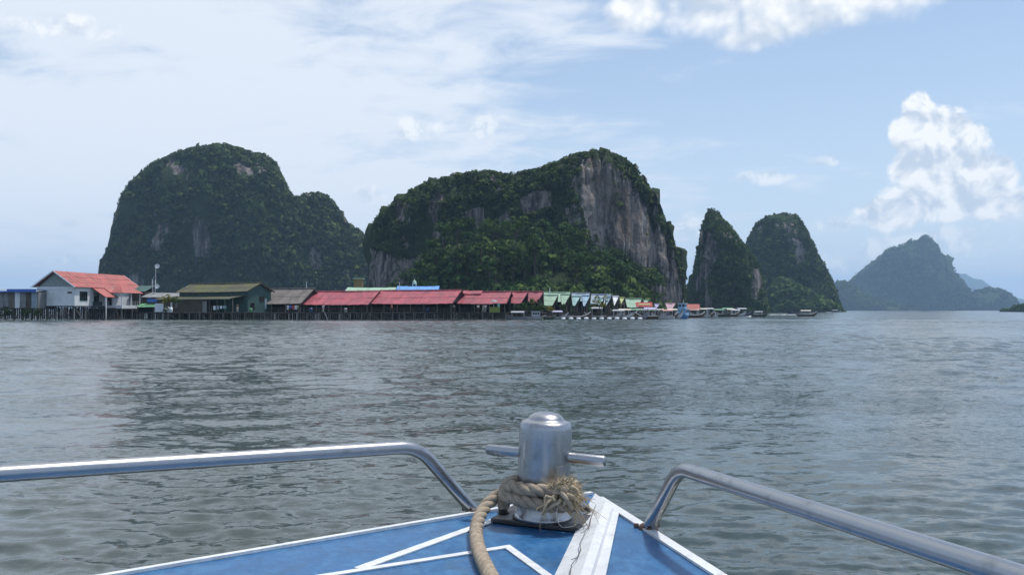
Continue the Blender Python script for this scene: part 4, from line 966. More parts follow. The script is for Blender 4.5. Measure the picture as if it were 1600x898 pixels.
def hull_mesh(Ln, W, H, rise, m, name='hull', parent=None, n=14):
    """open wooden hull, bow towards +x, keel at -0.25"""
    b = MB(); st = []
    for i in range(n + 1):
        u = i / n; x = (u - 0.5) * Ln
        w = W / 2 * (min(1, (u / 0.25)) ** 0.5 * 0.35 + 0.65) * (1 - max(0, (u - 0.45) / 0.55) ** 2.2)
        w = max(w, 0.03); sh = H + rise * max(0, (u - 0.45) / 0.55) ** 2.4 + 0.10 * max(0, 0.3 - u) / 0.3
        kl = -0.28 + (rise * 0.85 + .25) * max(0, (u - 0.72) / 0.28) ** 1.6
        st.append([(x, -w, sh), (x, -w * 0.86, (sh + kl) / 2), (x, -w * 0.4, kl + 0.04), (x, 0, kl), (x, w * 0.4, kl + 0.04), (x, w * 0.86, (sh + kl) / 2), (x, w, sh),
                   (x, w * 0.9, sh - 0.02), (x, w * 0.75, (sh + kl) / 2 + .04), (x, 0, kl + 0.12), (x, -w * 0.75, (sh + kl) / 2 + .04), (x, -w * 0.9, sh - 0.02)])
    k = 12; vs = [p for s_ in st for p in s_]; fs = []
    for i in range(n):
        for j in range(k): fs.append((i * k + j, i * k + (j + 1) % k, (i + 1) * k + (j + 1) % k, (i + 1) * k + j))
    fs.append(tuple(range(k))); fs.append(tuple(n * k + j for j in range(k - 1, -1, -1)))
    b.add(vs, fs, False); return b.build(name, m, parent)
def boat(label, px, py, rz, Ln, hull, canopy=None, W=1.7, H=0.55, rise=1.0, group='longtail boats moored at the village', name='longtail_boat', cab=None, chz=1.75, Y=None, engine=True):
    Y = Y or CAMZ * F / (py - HZ); o = P(px, HZ, Y)
    t = empty(name, (o.x, o.y, 0), rz, label, 'boat', group)
    h = hull_mesh(Ln, W, H, rise, hull, 'hull', t)
    g = MB()
    for s in (-1, 1): g.tube([((u - .5) * Ln, s * max(.03, W / 2 * (min(1, u / .25) ** .5 * .35 + .65) * (1 - max(0, (u - .45) / .55) ** 2.2)), H + .03 + rise * max(0, (u - .45) / .55) ** 2.4 + .10 * max(0, .3 - u) / .3) for u in [i / 10 for i in range(11)]], 0.05, 5)
    g.build('gunwale', M_HB if hull is not M_HB else M_HW, h)
    for x in (-0.28, -0.05, 0.15): MB().box((x * Ln, 0, H - 0.16), (0.3, W * 0.86, 0.06)).build('bench', M_HB, t)
    if canopy is not None:
        x0, x1 = -0.34 * Ln, 0.17 * Ln
        for x in (x0 + .15, x1 - .15):
            for s in (-1, 1): MB().tube([(x, s * W * .40, H - .1), (x, s * W * .40, chz)], 0.035, 6).build('canopy_post', M_METAL, t)
        n = 7; q = [(math.cos(math.pi * i / n), math.sin(math.pi * i / n)) for i in range(n + 1)]
        vs = [(x, c * W * .52, chz - .06 + s * .32) for x in (x0, x1) for c, s in q] + [(x, c * W * .50, chz - .09 + s * .30) for x in (x0, x1) for c, s in q]
        m_ = n + 1; fs = [(i, i + 1, m_ + i + 1, m_ + i) for i in range(n)] + [(2 * m_ + i, 3 * m_ + i, 3 * m_ + i + 1, 2 * m_ + i + 1) for i in range(n)]
        fs += [(i, 2 * m_ + i, 2 * m_ + i + 1, i + 1) for i in range(n)] + [(m_ + i, m_ + i + 1, 3 * m_ + i + 1, 3 * m_ + i) for i in range(n)]
        MB().add(vs, fs).build('canopy', canopy, t)
    if cab is not None:
        c = MB(); c.box((-0.05 * Ln, 0, H + 0.5), (Ln * .42, W * .8, 1.1)); c = c.build('cabin', cab, t)
        for s in (-1, 1):
            for k in range(3): MB().box((-0.05 * Ln + (k - 1) * Ln * .12, s * W * .4, H + .62), (Ln * .09, 0.05, .42)).build('window', M_GLASS, c)
        MB().box((-0.05 * Ln, 0, H + 1.1), (Ln * .50, W * .95, .1)).build('cabin_roof', cab, t)
    if engine:
        e = MB(); e.box((-0.46 * Ln, 0, H + .3), (.5, .35, .4)); e.tube([(-.46 * Ln, 0, H + .35), (-.46 * Ln - 1.6, .2, -.1)], .035, 6); e.tube([(-.46 * Ln, 0, H + .4), (-.36 * Ln, 0, H + .6)], .03, 6)
        e.build('engine', M_DKM, t)
    return t
M_DKM = mat('dark_engine_metal', (0.05, 0.05, 0.055), 0.5, metal=.4)
boat('grey longtail boat with flat grey canopy at the jetty end', 806, 499.2, R(170), 5.4, M_HG, M_GRC, chz=1.5)
boat('white cabin speedboat with dark side windows moored below red stalls', 838, 499, R(10), 4.2, M_HW, None, W=1.7, H=.6, rise=.4, cab=M_HW, name='speedboat', group=None, engine=False)
boat('boat with a lilac canopy and white hull below the green roofs', 872, 498.6, R(15), 4.6, M_HW, M_LIL, chz=1.6)
boat('small olive rowing boat beside the lilac canopied boat', 858, 499.3, R(30), 3.2, M_HD, None, rise=.5, engine=False)
BO = [(905, 497, 5, M_HB, None, 'brown open longtail boat behind the first white floats'), (930, 496.6, 175, M_HB, M_GRC, 'brown longtail boat with a pale grey canopy behind the float line'), (955, 496.2, 8, M_HW, None, 'white open longtail boat moored below the white gables'),
      (970, 495.8, -12, M_HW, M_GRC, 'white longtail boat with pale grey canopy below the yellow green stall'), (978, 497.2, 12, M_HB, M_CRM, 'brown longtail boat with cream canopy left of the red awning'), (988, 496, 168, M_HW, M_GNC, 'white longtail boat with green canopy below the broad green hall'),
      (996, 497.4, -8, M_HG, None, 'grey open boat at the right end of the float line'), (1003, 495.6, 15, M_HW, M_GRC, 'white longtail boat with pale grey canopy below the red awning'), (1010, 496.8, 170, M_HB, None, 'brown open boat in the crowd right of the floats'),
      (1017, 495.4, 10, M_HW, M_LIL, 'white longtail boat with lilac canopy right of the red awning'), (1024, 496.9, -14, M_HW, M_GRC, 'white longtail boat with pale grey canopy in front of the lilac hut'), (1031, 495.6, 8, M_HN, M_CRM, 'navy longtail boat with cream canopy left of the ferry'),
      (1036, 497.3, 166, M_HW, None, 'white open boat in front of the pink roofed hut'), (1044, 496, 12, M_HB, M_PNK, 'brown longtail boat with pink canopy beside the ferry bow'), (1052, 497.4, 3, M_HW, M_CRM, 'white longtail boat with cream canopy just left of the ferry'),
      (1086, 496.2, 10, M_HB, M_PNK, 'brown longtail boat with pink canopy just right of the ferry'), (1094, 495.6, 172, M_HW, M_CRM, 'white longtail boat with cream canopy right of the pink canopied pair'), (1101, 495.4, -10, M_HB, M_GRC, 'brown longtail boat with pale grey canopy under the pinnacle'),
      (1109, 495.2, 40, M_HW, M_GRC, 'white longtail boat with pale grey canopy turned towards the camera'), (1117, 494.9, 60, M_HW, None, 'white open boat showing its raised bow under the pinnacle'), (1125, 494.8, 8, M_HD, M_GNC, 'dark green longtail boat with green canopy under the pinnacle'),
      (1134, 494.5, 172, M_HW, M_GNC, 'white longtail boat with green canopy right of the dark green one'), (1143, 494.6, 12, M_HB, M_CRM, 'brown longtail boat with cream canopy near the end of the row'), (1151, 494.3, -8, M_HW, M_HW, 'white longtail boat with white canopy near the end of the row'),
      (1160, 494.2, 15, M_HN, M_GRC, 'navy longtail boat with pale grey canopy last in the moored row')]
for i, (px, py, dg, h, c, lb) in enumerate(BO):
    boat(lb, px, py, R(dg), random.uniform(4.2, 5.4) if px < 1060 else random.uniform(5.0, 6.4), h, c, rise=random.uniform(.8, 1.3), chz=random.uniform(1.8, 2.4), H=.62, W=1.8, Y=(189.5 + (i % 3) * 2.6 if px < 1000 else 191 + (i % 4) * 3.2) if px < 1060 else None)
# boats under way
b1 = boat('dark longtail boat under way nearest the end of the moored row', 1187, 495, R(-4), 4.6, M_HD, M_HG, group='longtail boats under way', chz=1.4, W=1.5)
b2 = boat('longtail boat under way with cream canopy, foam trailing behind it', 1261, 494, R(-5), 6.2, M_HB, M_CRM, group='longtail boats under way', chz=1.7)
b3 = boat('small dark boat just behind the cream canopied boat', 1240, 490.8, R(175), 6.0, M_HN, None, group='longtail boats under way', H=.7)
b4 = boat('distant white boat crossing below the rounded hill', 1306, 488, R(0), 8.5, M_HW, M_GRC, group='longtail boats under way', W=2.2)
b5 = boat('tiny dark boat far out under the blue mountain', 1443, 485.6, R(90), 9, M_HN, None, group='longtail boats under way', W=3.5, H=1.4)
b6 = boat('tiny white boat beside the green islet', 1597, 486.6, R(20), 6, M_HW, None, group='longtail boats under way')
def on(b, x, y, z): return b.matrix_basis @ Vector((x, y, z))
bpy.context.view_layer.update()
person('person in dark shirt standing at the stern of the nearest moving boat', on(b1, 1.2, 0, .35), R(90), M_DSH, M_DSH, 'stand', 'people in the boats')
person('person in red shirt sitting in the nearest moving boat', on(b1, 0.2, .2, .1), R(90), M_RSH, M_DSH, 'sit', 'people in the boats')
person('person in dark shirt standing in the bow of the cream canopied boat', on(b2, 1.7, 0, .35), R(90), M_DSH, M_GSH, 'stand', 'people in the boats')
person('person in white shirt sitting under the cream canopy', on(b2, -.6, .2, .1), R(90), M_BSH, M_DSH, 'sit', 'people in the boats')
person('person in grey shirt sitting in the small dark boat', on(b3, .4, 0, .2), R(-90), M_GSH, M_DSH, 'sit', 'people in the boats')

# blue ferry
def ferry():
    Y = 205; o = P(1067, 484, Y); t = empty('ferry', (o.x, o.y, 0), R(248), 'two deck bright blue ferry moored amid the longtail boats', 'boat')
    h = hull_mesh(5.2, 2.2, .8, .5, mat('mid_blue_boat_paint', (0.06, 0.20, 0.50), .4, var=.4), 'hull', t)
    c = MB(); c.box((-.2, 0, 1.55), (4.0, 1.9, 1.3)); c = c.build('lower_cabin', M_HL, t)
    for s in (-1, 1):
        for k in range(4): MB().box((-1.6 + k * .95, s * .96, 1.65), (.6, .05, .55)).build('window', M_GLASS, c)
    MB().box((-.2, 0, 2.25), (4.6, 2.3, .12)).build('upper_deck', M_HW, t)
    u = MB(); u.box((.4, 0, 2.85), (2.0, 1.6, 1.1)); u = u.build('wheelhouse', M_HL, t)
    for s in (-1, 1):
        for k in range(2): MB().box((0 + k * .85, s * .81, 2.95), (.6, .05, .5)).build('window', M_GLASS, u)
    for y in (-.4, .4): MB().box((1.41, y, 2.95), (.05, .55, .5)).build('window', M_GLASS, u)
    MB().box((.3, 0, 3.46), (2.7, 2.0, .12)).build('roof', M_HW, t)
    MB().tube([(-.6, 0, 3.5), (-.6, 0, 4.3)], .05, 6).build('pole', M_HW, t)
    r = MB()
    for s in (-1, 1): r.box((-1.5, s * 1.05, 2.85), (1.6, .05, .06)); r.box((-1.5, s * 1.05, 2.58), (1.6, .05, .05))
    r.build('railing', M_HW, t)
ferry()
# float line
FL = 'white floats of the mooring line'
for k in range(11):
    px = 880 + 12 * k; o = P(px, 484, 186.6)
    wh = ('first white float at the left end of the line' if k == 0 else 'last white float at the right end of the line' if k == 10 else ('second', 'third', 'fourth', 'fifth', 'sixth', 'seventh', 'eighth', 'ninth', 'tenth')[k - 1] + ' white barrel float from the left end of the mooring line')
    f = MB().lathe([(0, -.45), (.2, -.45), (.3, -.38), (.32, -.2), (.34, -.18), (.34, .18), (.32, .2), (.3, .38), (.2, .45), (0, .45)], 12, Matrix.Rotation(R(90), 4, 'Y')).build('float', M_WHITE, None, (o.x, o.y, 0.10 + .04 * (k % 2)))
    tag(f, wh, 'float', FL)
A, B = P(874, 484, 187.0), P(1006, 484, 187.0)
t = empty('float_walkway', (A.x, A.y, 0), 0, 'narrow grey plank walkway floating behind the white floats', 'walkway')
b = MB(); Lw = B.x - A.x
for i in range(26): b.box(((i + .5) * Lw / 26, .5, .42), (Lw / 26 - .06, 1.1, .07))
b.build('plank', M_GREYW, t); t.children[0]['kind'] = 'stuff'
b = MB()
for y in (.1, .9): b.tube([(0, y, .18), (Lw, y, .18)], .16, 8)
b.build('pipe', M_DKM, t)
# wakes
def wake(label, x0, x1, py, spread, seed):
    Y = CAMZ * F / (py - HZ); A, B = P(x0, 484, Y), P(x1, 484, Y); g = random.Random(seed); b = MB(); n = int((B.x - A.x) / 0.35)
    for i in range(n):
        u = i / n; c = Vector((A.x + (B.x - A.x) * u, A.y + g.uniform(-1, 1) * spread * (1.3 - u), 0.05)); r = g.uniform(.3, .75); k = 7
        h = g.uniform(.05, .16)
        ring = [c + Vector((math.cos(2 * math.pi * q / k) * r * g.uniform(.6, 1.3) * 1.6, math.sin(2 * math.pi * q / k) * r * g.uniform(.6, 1.2), 0)) for q in range(k)]
        b.add(ring + [c + Vector((0, 0, h))], [(q, (q + 1) % k, k) for q in range(k)], True)
    o = b.build('wake_foam', mat('white_foam', (0.80, 0.83, 0.85), 0.9)); tag(o, label, 'foam', kind='stuff')
wake('white foam trailing behind the cream canopied boat', 1203, 1248, 491.6, 2.2, 1)
wake('short white foam trail behind the nearest moving boat', 1168, 1180, 494.6, .7, 2)
wake('white foam behind the distant white boat', 1292, 1302, 487.8, 2.0, 3)
# ------------------------------------------------------------------ the bow we look over
def steel(name, rough=0.24, base=(0.60, 0.61, 0.63), stretch=(1, 1, 0.06), sc=160.0):
    m = bpy.data.materials.new(name); m.use_nodes = True; nt = m.node_tree; S.tree = nt; b = nt.nodes['Principled BSDF']
    b.inputs['Metallic'].default_value = 1.0
    tc = nt.nodes.new('ShaderNodeTexCoord'); v = S(tc.outputs['Object']); x, y, z = sep(v)
    st = vec(x * stretch[0], y * stretch[1], z * stretch[2])
    g = noise(st, sc, 3, 0.6); blot = noise(v, 22.0, 5, 0.65)
    nt.links.new(cmix(blot.smooth(0.52, 0.75) * 0.7, base, tuple(c * 0.55 for c in base)).k, b.inputs['Base Color'])
    nt.links.new((g * 0.18 + blot * 0.22 + (rough - 0.19)).k, b.inputs['Roughness'])
    bn = nt.nodes.new('ShaderNodeBump'); bn.inputs['Strength'].default_value = 0.25; bn.inputs['Distance'].default_value = 0.0006
    nt.links.new((g + noise(v, 60.0, 4, .6) * 1.5).k, bn.inputs['Height']); nt.links.new(bn.outputs[0], b.inputs['Normal'])
    return m
M_STEEL = steel('brushed_stainless_steel', 0.30, (0.40, 0.41, 0.43))
M_RAIL = steel('polished_rail_steel', 0.32, (0.40, 0.41, 0.43), (1, 1, 1), 40.0)
M_PLATE = steel('worn_plate_steel', 0.50, (0.11, 0.105, 0.105), (1, 1, 1), 60.0)
def paint(name, base, scuff, dirt, rough=0.38, amt=1.0):
    m = bpy.data.materials.new(name); m.use_nodes = True; nt = m.node_tree; S.tree = nt; b = nt.nodes['Principled BSDF']
    tc = nt.nodes.new('ShaderNodeTexCoord'); v = S(tc.outputs['Object']); x, y, z = sep(v)
    big = noise(v, 3.0, 5, 0.6, 0.4); mid = noise(vec(x * 1.0, y * 0.35, z), 26.0, 5, 0.65, 0.3); fine = noise(v, 170.0, 4, 0.7)
    c = cmix((big.smooth(0.35, 0.68)) * 0.75 * amt, base, tuple(k * 0.66 for k in base))
    brush = noise(vec(x * 0.9 + y * 0.35, y * 0.12 - x * .05, z), 60.0, 4, 0.7, 0.2)
    c = cmix((mid * 0.5 + brush * 0.3 + fine * 0.2).smooth(0.46, 0.62) * 0.75 * amt, c, scuff)
    c = cmix((noise(v, 8.0, 7, 0.72, 0.6)).smooth(0.54, 0.68) * 0.65 * amt, c, dirt)
    c = cmix((noise(v, 34.0, 6, 0.75, 0.3)).smooth(0.62, 0.70) * 0.55 * amt, c, tuple(min(1, k * 1.25 + 0.10) for k in scuff))
    c = cmix(noise(v, 40.0, 3, 0.6, 0.4).smooth(0.44, 0.60) * 0.40 * amt, c, tuple(k * 0.62 for k in base))
    c = cmix(noise(vec(x, y, z), 15.0, 4, 0.6, 0.8).smooth(0.50, 0.66) * 0.5 * amt, c, scuff)
    nt.links.new(c.k, b.inputs['Base Color']); nt.links.new((mid * 0.3 + rough - 0.1).k, b.inputs['Roughness'])
    bn = nt.nodes.new('ShaderNodeBump'); bn.inputs['Strength'].default_value = 0.35; bn.inputs['Distance'].default_value = 0.0012
    nt.links.new((fine * 0.6 + mid * 1.2 + noise(v, 9.0, 2) * 2).k, bn.inputs['Height']); nt.links.new(bn.outputs[0], b.inputs['Normal'])
    return m
M_DECK = paint('scuffed_blue_deck_paint', (0.022, 0.118, 0.285), (0.050, 0.175, 0.35), (0.040, 0.090, 0.15))
M_STRIPE = paint('worn_white_deck_paint', (0.76, 0.78, 0.80), (0.60, 0.62, 0.63), (0.36, 0.35, 0.32), amt=1.0)
M_HULLW = paint('white_hull_gelcoat', (0.72, 0.74, 0.76), (0.62, 0.64, 0.66), (0.45, 0.45, 0.42))
DZ = 1.5
def dk(px, py, h=0.0): return PZ(px, py, DZ + h)
def ext(p, q, k): return p + (q - p) * k
def bow():
    A = dk(930, 771)
    L = ext(A, dk(185, 898), 3.1); Rr = ext(A, dk(1130, 898), 4.4)
    ax = Vector((-0.34, -0.94, 0)); L2, R2 = L + ax * 2.4, Rr + ax * 2.0
    t = empty('speedboat', (A.x, A.y, 0), 0, 'bow of the blue decked boat carrying steel rails and a mooring post', 'boat')
    off = Vector((A.x, A.y, 0))
    def B(p): return p - off
    tip = [ext(A, L, 0.012), A + Vector((-0.006, 0.002, 0)) , ext(A, Rr, 0.016)]
    outline = [L2, L] + tip + [Rr, R2]
    MB().slab([B(p) for p in outline][::-1], 0.03).build('deck', M_DECK, t)
    # hull below the deck edge
    b = MB(); low = []
    c0 = (L + Rr) / 2
    for p, f, z in zip(outline, (0.72, 0.72, 0.9, 0.9, 0.9, 0.72, 0.72), (-.4, -.4, -.1, -.1, -.1, -.4, -.4)):
        q = A + ax * 0.75 if f == 0.9 else c0 + (p - c0) * f
        low.append(Vector((q.x, q.y, z)))
    up = [B(p + Vector((0, 0, -0.031))) for p in outline]; lo = [B(p) for p in low]; n = len(up)
    mid = [u.lerp(l, 0.35) + (u - l) * Vector((0.10, 0.10, 0)).length * 0.0 for u, l in zip(up, lo)]
    b.add(up + mid + lo, [(i, (i + 1) % n, n + (i + 1) % n, n + i) for i in range(n)] + [(n + i, n + (i + 1) % n, 2 * n + (i + 1) % n, 2 * n + i) for i in range(n)] + [tuple(range(2 * n, 3 * n))])
    b.build('hull', M_HULLW, t)
    # white edge trim
    def ribbon(pts, w, h, name, m, closed_w=None):
        s = MB(); P_ = [Vector(p) for p in pts]; n = len(P_); lf, rt = [], []
        for i, p in enumerate(P_):
            d0 = (P_[i] - P_[i - 1]).normalized() if i else None; d1 = (P_[i + 1] - P_[i]).normalized() if i < n - 1 else None
            d = ((d0 or d1) + (d1 or d0)).normalized(); nn = Vector((-d.y, d.x, 0))
            k = 1 / max(0.35, nn.dot(Vector((-(d1 or d0).y, (d1 or d0).x, 0))))
            lf.append(p + nn * w / 2 * k); rt.append(p - nn * w / 2 * k)
        for i in range(n - 1):
            s.slab([B(lf[i]) + Vector((0, 0, h)), B(rt[i]) + Vector((0, 0, h)), B(rt[i + 1]) + Vector((0, 0, h)), B(lf[i + 1]) + Vector((0, 0, h))], h - 0.0006)
        return s.build(name, m, t)
    inl = (Rr - A).normalized() * 0.010; inr = (L - A).normalized() * 0.0
    ribbon([L + inl, A + Vector((-.01, -0.006, 0))], 0.015, 0.007, 'edge_trim', M_STRIPE)
    cr = (Rr - A).normalized(); nr = Vector((cr.y, -cr.x, 0)) * -1
    ribbon([ext(A, Rr, 0.02) + Vector((-0.012, 0, 0)), Rr + Vector((-0.012, 0, 0))], 0.024, 0.006, 'edge_trim', M_STRIPE)
    # painted stripes
    ribbon([ext(dk(793, 855), dk(521, 898), 2.2), dk(793, 855), ext(dk(793, 855), dk(855, 900), 2.5)], 0.018, 0.0032, 'deck_stripe', M_STRIPE)
    ribbon([ext(dk(775, 812), dk(575, 884), 1.06), dk(772, 813)], 0.023, 0.0030, 'deck_stripe', M_STRIPE)
    # raised white moulding running aft from the tip
    k = 2.3; g = MB()
    a0, a1 = dk(929, 772, .002), ext(dk(929, 772, .002), dk(869, 898, .002), k)
    c0_, c1_ = dk(948, 779, .016), ext(dk(948, 779, .016), dk(908, 898, .02), k)
    d0, d1 = dk(956, 789, .013), ext(dk(956, 789, .013), dk(921, 898, .015), k)
    e0, e1 = dk(960, 793, .003), ext(dk(960, 793, .003), dk(927, 898, .003), k)
    f0, f1 = dk(968, 798, .003), ext(dk(968, 798, .003), dk(947, 898, .003), k)
    N = 16; rows = []
    for i in range(N + 1):
        u = i / N; u = u * u * .6 + u * .4
        q = [a.lerp(b_, u) for a, b_ in ((a0, a1), (c0_, c1_), (d0, d1), (e0, e1), (f0, f1))]
        if i == 0:
            for j in range(5): q[j].z = DZ + 0.002
        rows += [B(v) for v in q]
    g.add(rows, [(i * 5 + j, i * 5 + j + 1, i * 5 + j + 6, i * 5 + j + 5) for i in range(N) for j in range(4)], False)
    rg = g.build('deck_moulding', M_STRIPE, t); md = rg.modifiers.new('thick', 'SOLIDIFY'); md.thickness = 0.004; md.offset = 1
    cx_ = MB(); rr = random.Random(4); prev = None
    for i in range(26):
        u = 0.10 + i * 0.032; p = B(a0.lerp(a1, u).lerp(c0_.lerp(c1_, u), .62 + rr.uniform(-.10, .10))) + Vector((0, 0, .0125))
        if prev is not None: cx_.bar(prev, p, 0.0016 * rr.uniform(.4, 1.4), 0.001)
        prev = p
        if i % 4 == 1: cx_.bar(p, p + Vector((-.012, -.004, -.0035)), 0.001, 0.001)
    cx_.build('paint_crack', mat('grime', (0.09, 0.085, 0.08), 0.9), t)
    # rails
    def rail(base, bend, far, end):
        path = [base]; d0 = (bend - base).normalized(); d1 = (far - bend).normalized(); r = 0.052
        p0, p1 = bend - d0 * r, bend + d1 * r
        for i in range(9): u = i / 8; path.append((1 - u) ** 2 * p0 + 2 * u * (1 - u) * bend + u * u * p1)
        for i in range(1, 9): path.append(p1.lerp(far, i / 8))
        q0, q1 = far - d1 * .06, far + (end - far).normalized() * .06
        path = path[:-1]
        for i in range(7): u = i / 6; path.append((1 - u) ** 2 * q0 + 2 * u * (1 - u) * far + u * u * q1)
        path.append(end)
        o = MB().tube([B(p) for p in path], 0.0152, 20).build('bow_rail', M_RAIL, t)
        f = MB()
        for p in (base, end):
            m = Matrix.Translation(B(p))
            f.lathe([(0.0, .012), (.016, .012), (.021, .008), (.023, 0.0), (.023, -.004)], 16, m)
            for a in (0.6, 2.7, 4.6):
                f.lathe([(0, .009), (.005, .009), (.006, .006), (.006, 0)], 6, Matrix.Translation(B(p) + Vector((math.cos(a) * .028, math.sin(a) * .028, 0.001))), False)
        f.build('rail_foot', mat('rust_spotted_fitting', (0.16, 0.10, 0.08), 0.6, metal=.5, var=.9, vscale=60), o)
    bl = dk(741, 799); bd = Vector((-0.222, 2.118, 1.679)); fl = bd + Vector((-0.794, -0.607, 0.036)) * 2.3
    rail(bl, bd, fl, Vector((fl.x - .05, fl.y - .02, DZ)))
    br = dk(1013, 826); bd = Vector((0.352, 1.895, 1.668)); fr = bd + Vector((0.226, -0.974, 0.040)) * 2.6
    rail(br, bd, fr, Vector((fr.x + .0, fr.y - .10, DZ)))
    # mooring post
    c = Vector((0.071, 2.12, DZ)); lean = Matrix.Translation(B(c)) @ Matrix.Rotation(R(2.2), 4, 'Y')
    b = MB().lathe([(0.0, .004), (.071, .013), (.0665, .020), (.0632, .028), (.062, .04), (.062, .12), (.062, .19), (.0618, .222), (.0605, .231), (.0565, .2375), (.050, .2405), (.0445, .2415), (.0425, .2445), (.038, .2510), (.029, .2565), (.017, .2598), (.006, .2608), (0, .261)], 64, lean)
    post = b.build('bollard', M_STEEL, t)
    pm = MB(); pd = Vector((math.cos(R(22)), -math.sin(R(22)), 0)); pc = Vector((0, 0, .159))
    pts = [pc + pd * q for q in (-.149, -.148, -.144, -.06, .06, .144, .148, .149)]
    pm.tube([lean @ p for p in pts], [.005, .0108, .0126, .0126, .0126, .0126, .0108, .005], 18)
    pm_ = pm.build('cross_pin', M_STEEL, post)
    cs = [dk(766, 817, .0), dk(904, 833, .0), dk(927, 812, .0), dk(802, 795, .0)]
    pl = MB(); top = [B(p) + Vector((0, 0, .0125)) for p in cs]
    pl.slab(top, 0.0118); plo = pl.build('base_plate', M_PLATE, post)
    bv = plo.modifiers.new('bevel', 'BEVEL'); bv.width = 0.003; bv.segments = 2
    for p in ((786, 809), (822, 797), (914, 806), (893, 824)):
        q = B(dk(*p)) + Vector((0, 0, .0126))
        if p == (893, 824): continue
        w = MB().lathe([(0, .001), (.0155, .001), (.0155, .003), (0, .003)], 20, Matrix.Translation(q), False)
        w.lathe([(0, .0125), (.0095, .0125), (.011, .011), (.011, .003), (0, .003)], 6, Matrix.Translation(q), False)
        w.build('bolt', M_PLATE, post)
bow()

def catmull(P_, step):
    P_ = [Vector(p) for p in P_]; Q = [P_[0] * 2 - P_[1]] + P_ + [P_[-1] * 2 - P_[-2]]; out = []
    for i in range(1, len(Q) - 2):
        a, b, c, d = Q[i - 1:i + 3]; n = max(2, int((c - b).length / step))
        for k in range(n):
            u = k / n; out.append(0.5 * ((2 * b) + (c - a) * u + (2 * a - 5 * b + 4 * c - d) * u * u + (3 * b - a - 3 * c + d) * u ** 3))
    out.append(P_[-1]); return out
def rope_mesh(path, r, pitch=None):
    """three twisted strands"""
    pts = catmull(path, 0.005); pitch = pitch or r * 5.2; b = MB()
    u = (pts[1] - pts[0]).orthogonal().normalized(); fr = []; s = 0
    for i, p in enumerate(pts):
        t = (pts[min(i + 1, len(pts) - 1)] - pts[max(i - 1, 0)]).normalized(); u = (u - t * u.dot(t)).normalized()
        if i: s += (p - pts[i - 1]).length
        fr.append((p, u.copy(), t.cross(u), s))
    for k in range(3):
        sp = []
        for p, u_, v_, s_ in fr:
            a = 2 * math.pi * (s_ / pitch + k / 3); sp.append(p + (u_ * math.cos(a) + v_ * math.sin(a)) * r * 0.46)
        b.tube(sp, r * 0.60, 8)
    return b
def rope_material():
    m = bpy.data.materials.new('weathered_hemp'); m.use_nodes = True; nt = m.node_tree; S.tree = nt; b = nt.nodes['Principled BSDF']
    tc = nt.nodes.new('ShaderNodeTexCoord'); v = S(tc.outputs['Object'])
    f = noise(v, 480.0, 4, .7); g = noise(v, 45.0, 4, .6)
    c = cmix(g.smooth(.35, .7), (0.38, 0.315, 0.24), (0.25, 0.20, 0.15)); c = cmix(f.smooth(.45, .75) * .6, c, (0.50, 0.43, 0.345))
    nt.links.new(c.k, b.inputs['Base Color']); b.inputs['Roughness'].default_value = .95; b.inputs['Specular IOR Level'].default_value = .15
    bn = nt.nodes.new('ShaderNodeBump'); bn.inputs['Strength'].default_value = .8; bn.inputs['Distance'].default_value = .0012
    nt.links.new(f.k, bn.inputs['Height']); nt.links.new(bn.outputs[0], b.inputs['Normal']); return m
